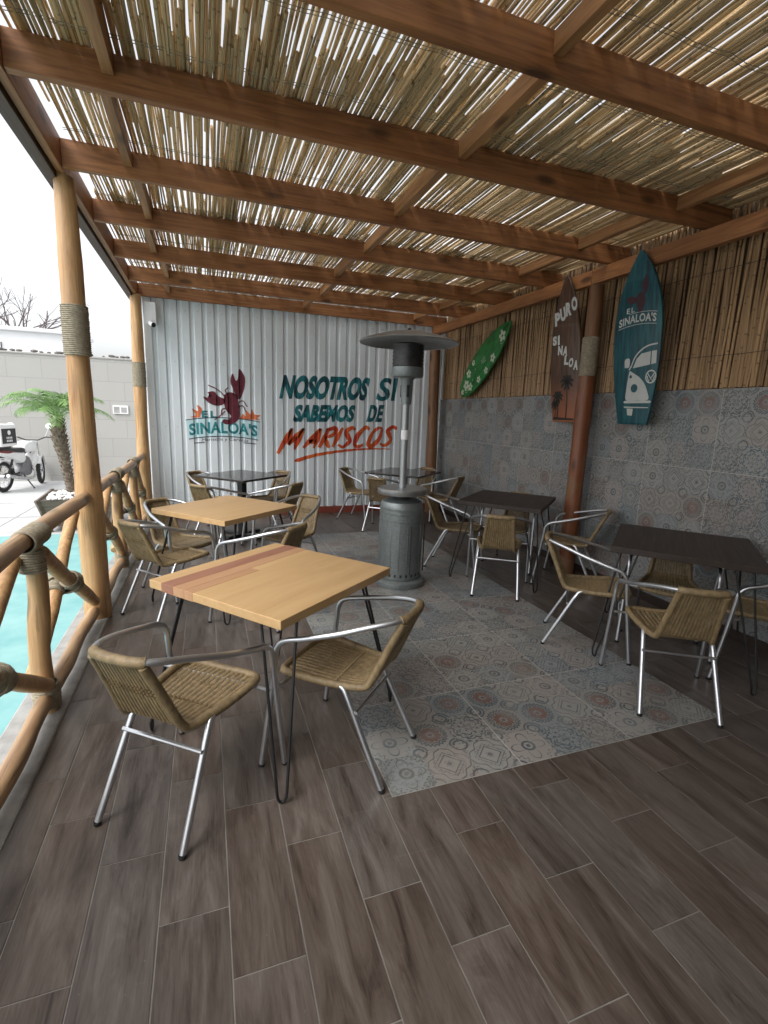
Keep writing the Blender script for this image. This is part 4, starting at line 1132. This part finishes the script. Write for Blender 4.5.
for s in (-.09,.09): m.tube([(-.25,s,.34),(-.62,s,.30)],.017,8); m.tube([(-.62,s,.30),(-.42,s,.62)],.02,8)
m.build('frame',M['black'],mo)
m=MB(); rotS=Matrix.Translation((.45,0,0))@Matrix.Rotation(ST,4,'Z')@Matrix.Translation((-.45,0,0))
for s in (-.09,.09): m.tube([rotS@Vector((.66,s,.30)),rotS@Vector((.42,s,.92))],.019,8)
m.build('fork',M['chrome'],mo)
m=MB()
m.tube([rotS@Vector(p) for p in ((.30,.38,1.02),(.38,.26,1.03),(.42,.10,.96),(.42,-.10,.96),(.38,-.26,1.03),(.30,-.38,1.02))],.013,8)
hb_=m.build('handlebar',M['black'],mo)
for s in (-1,1):
    m=MB(); p=rotS@Vector((.40,s*.24,1.03)); q2=rotS@Vector((.38,s*.34,1.26)); m.tube([p,q2],.006,6)
    m.lathe([(.0001,-.01),(.06,-.01),(.065,.005),(.0001,.012)],16,mtx=Matrix.Translation(q2)@Matrix.Rotation(R(90),4,'Y')@Matrix.Scale(1.3,4,(0,1,0))); m.build('mirror',M['whiteplastic'],hb_)
def blob(prof,wid,name,mm,parent=mo,seg=14):
    """extruded rounded side profile: list of (x,z)"""
    P=smoothpath([(a,0,b) for a,b in prof+[prof[0]]],3)[:-1]; n=len(P); cx=sum(p.x for p in P)/n; cz=sum(p.z for p in P)/n
    mb=MB(); vs=[];lay=[(-1,.72),(-.85,.92),(-.5,1),(.5,1),(.85,.92),(1,.72)]
    for y,s in lay:
        for p in P: vs.append((cx+(p.x-cx)*s,y*wid/2,cz+(p.z-cz)*s))
    fs=[(l*n+k,l*n+(k+1)%n,(l+1)*n+(k+1)%n,(l+1)*n+k) for l in range(5) for k in range(n)]
    fs+=[tuple(range(n))[::-1],tuple(5*n+k for k in range(n))]
    mb.add(vs,fs,smooth=True); return mb.build(name,mm,parent)
blob([(.40,.90),(.20,.96),(.02,.92),(-.05,.80),(.05,.74),(.34,.74)],.26,'fuel_tank',M['white'])
blob([(.05,.80),(-.1,.84),(-.35,.84),(-.75,.88),(-.78,.82),(-.35,.76),(-.02,.73)],.24,'seat',M['black'])
blob([(.0,.74),(-.35,.77),(-.80,.82),(-.82,.75),(-.5,.66),(-.12,.52),(.04,.60)],.22,'side_panel',M['white'])
blob([(-.30,.78),(-.55,.80),(-.78,.83),(-.78,.78),(-.5,.745)],.245,'red_trim',M['seatred'])
blob([(.16,.62),(.08,.66),(-.02,.60),(-.12,.46),(-.18,.30),(.05,.24),(.20,.30),(.22,.46)],.20,'engine',M['engine'])
blob([(.36,.72),(.46,.62),(.42,.50),(.30,.40),(.20,.44),(.26,.62)],.20,'leg_shield',M['white'])
m=MB(); m.tube(smoothpath([(.14,-.12,.44),(.22,-.13,.28),(.05,-.15,.20),(-.3,-.17,.24),(-.75,-.18,.34)],4),[.02]*8+[.035]*9,10); m.build('exhaust',M['chrome'],mo)
def fender(cx,r,a0,a1,name,rot=None):
    mb=MB(); n=14;vs=[]
    for i in range(n+1):
        a=a0+(a1-a0)*i/n
        for y,rr in ((-.065,r-.025),(-.03,r),(.03,r),(.065,r-.025)):
            v=Vector((cx+rr*math.cos(a),y,.30+rr*math.sin(a))); vs.append(rot@v if rot else v)
    mb.add(vs,[(i*4+j,i*4+j+1,i*4+j+5,i*4+j+4) for i in range(n) for j in range(3)],smooth=True)
    o=mb.build(name,M['white'],mo); sm_=o.modifiers.new('thickness','SOLIDIFY'); sm_.thickness=.006; return o
fender(-.62,.335,R(25),R(160),'fender'); fender(.64,.335,R(15),R(150),'fender',Matrix.Translation((.64,0,0))@Matrix.Rotation(ST,4,'Z')@Matrix.Translation((-.64,0,0)))
m=MB(); m.lathe([(.0001,.05),(.06,.045),(.085,.02),(.085,-.03),(.05,-.06)],18,mtx=Matrix.Translation(rotS@Vector((.55,0,.88)))@Matrix.Rotation(ST,4,'Z')@Matrix.Rotation(R(90),4,'Y')); m.build('headlight',M['whiteplastic'],mo)
m=MB(); m.tube([(-.12,-.10,.28),(-.16,-.30,.012)],.012,8); m.build('kickstand',M['black'],mo)
db=MB().box(-.92,-.23,.90,-.42,.23,1.32,bev=.03).build('delivery_box',M['white'],mo)
MB().box(-.88,-.236,.96,-.47,-.2315,1.24).build('box_label',M['black'],db); MB().box(-.88,.2315,.96,-.47,.236,1.24).build('box_label',M['black'],db)
fl_=MB()
fl_.lathe([(.0001,0),(.045,0),(.045,.003),(.0001,.003)],16,mtx=Matrix.Translation((-.675,-.2365,1.165))@Matrix.Rotation(R(90),4,'X'))
for k in range(4): fl_.box(-.76+k*.045,-.2395,1.05,-.735+k*.045,-.2365,1.085); fl_.box(-.76+k*.045,-.2395,.99,-.735+k*.045,-.2365,1.03)
fl_.build('label_emblem',M['whiteplastic'],db)
MB().box(-.85,-.14,.86,-.48,.14,.895,bev=.01).build('luggage_rack',M['black'],mo)
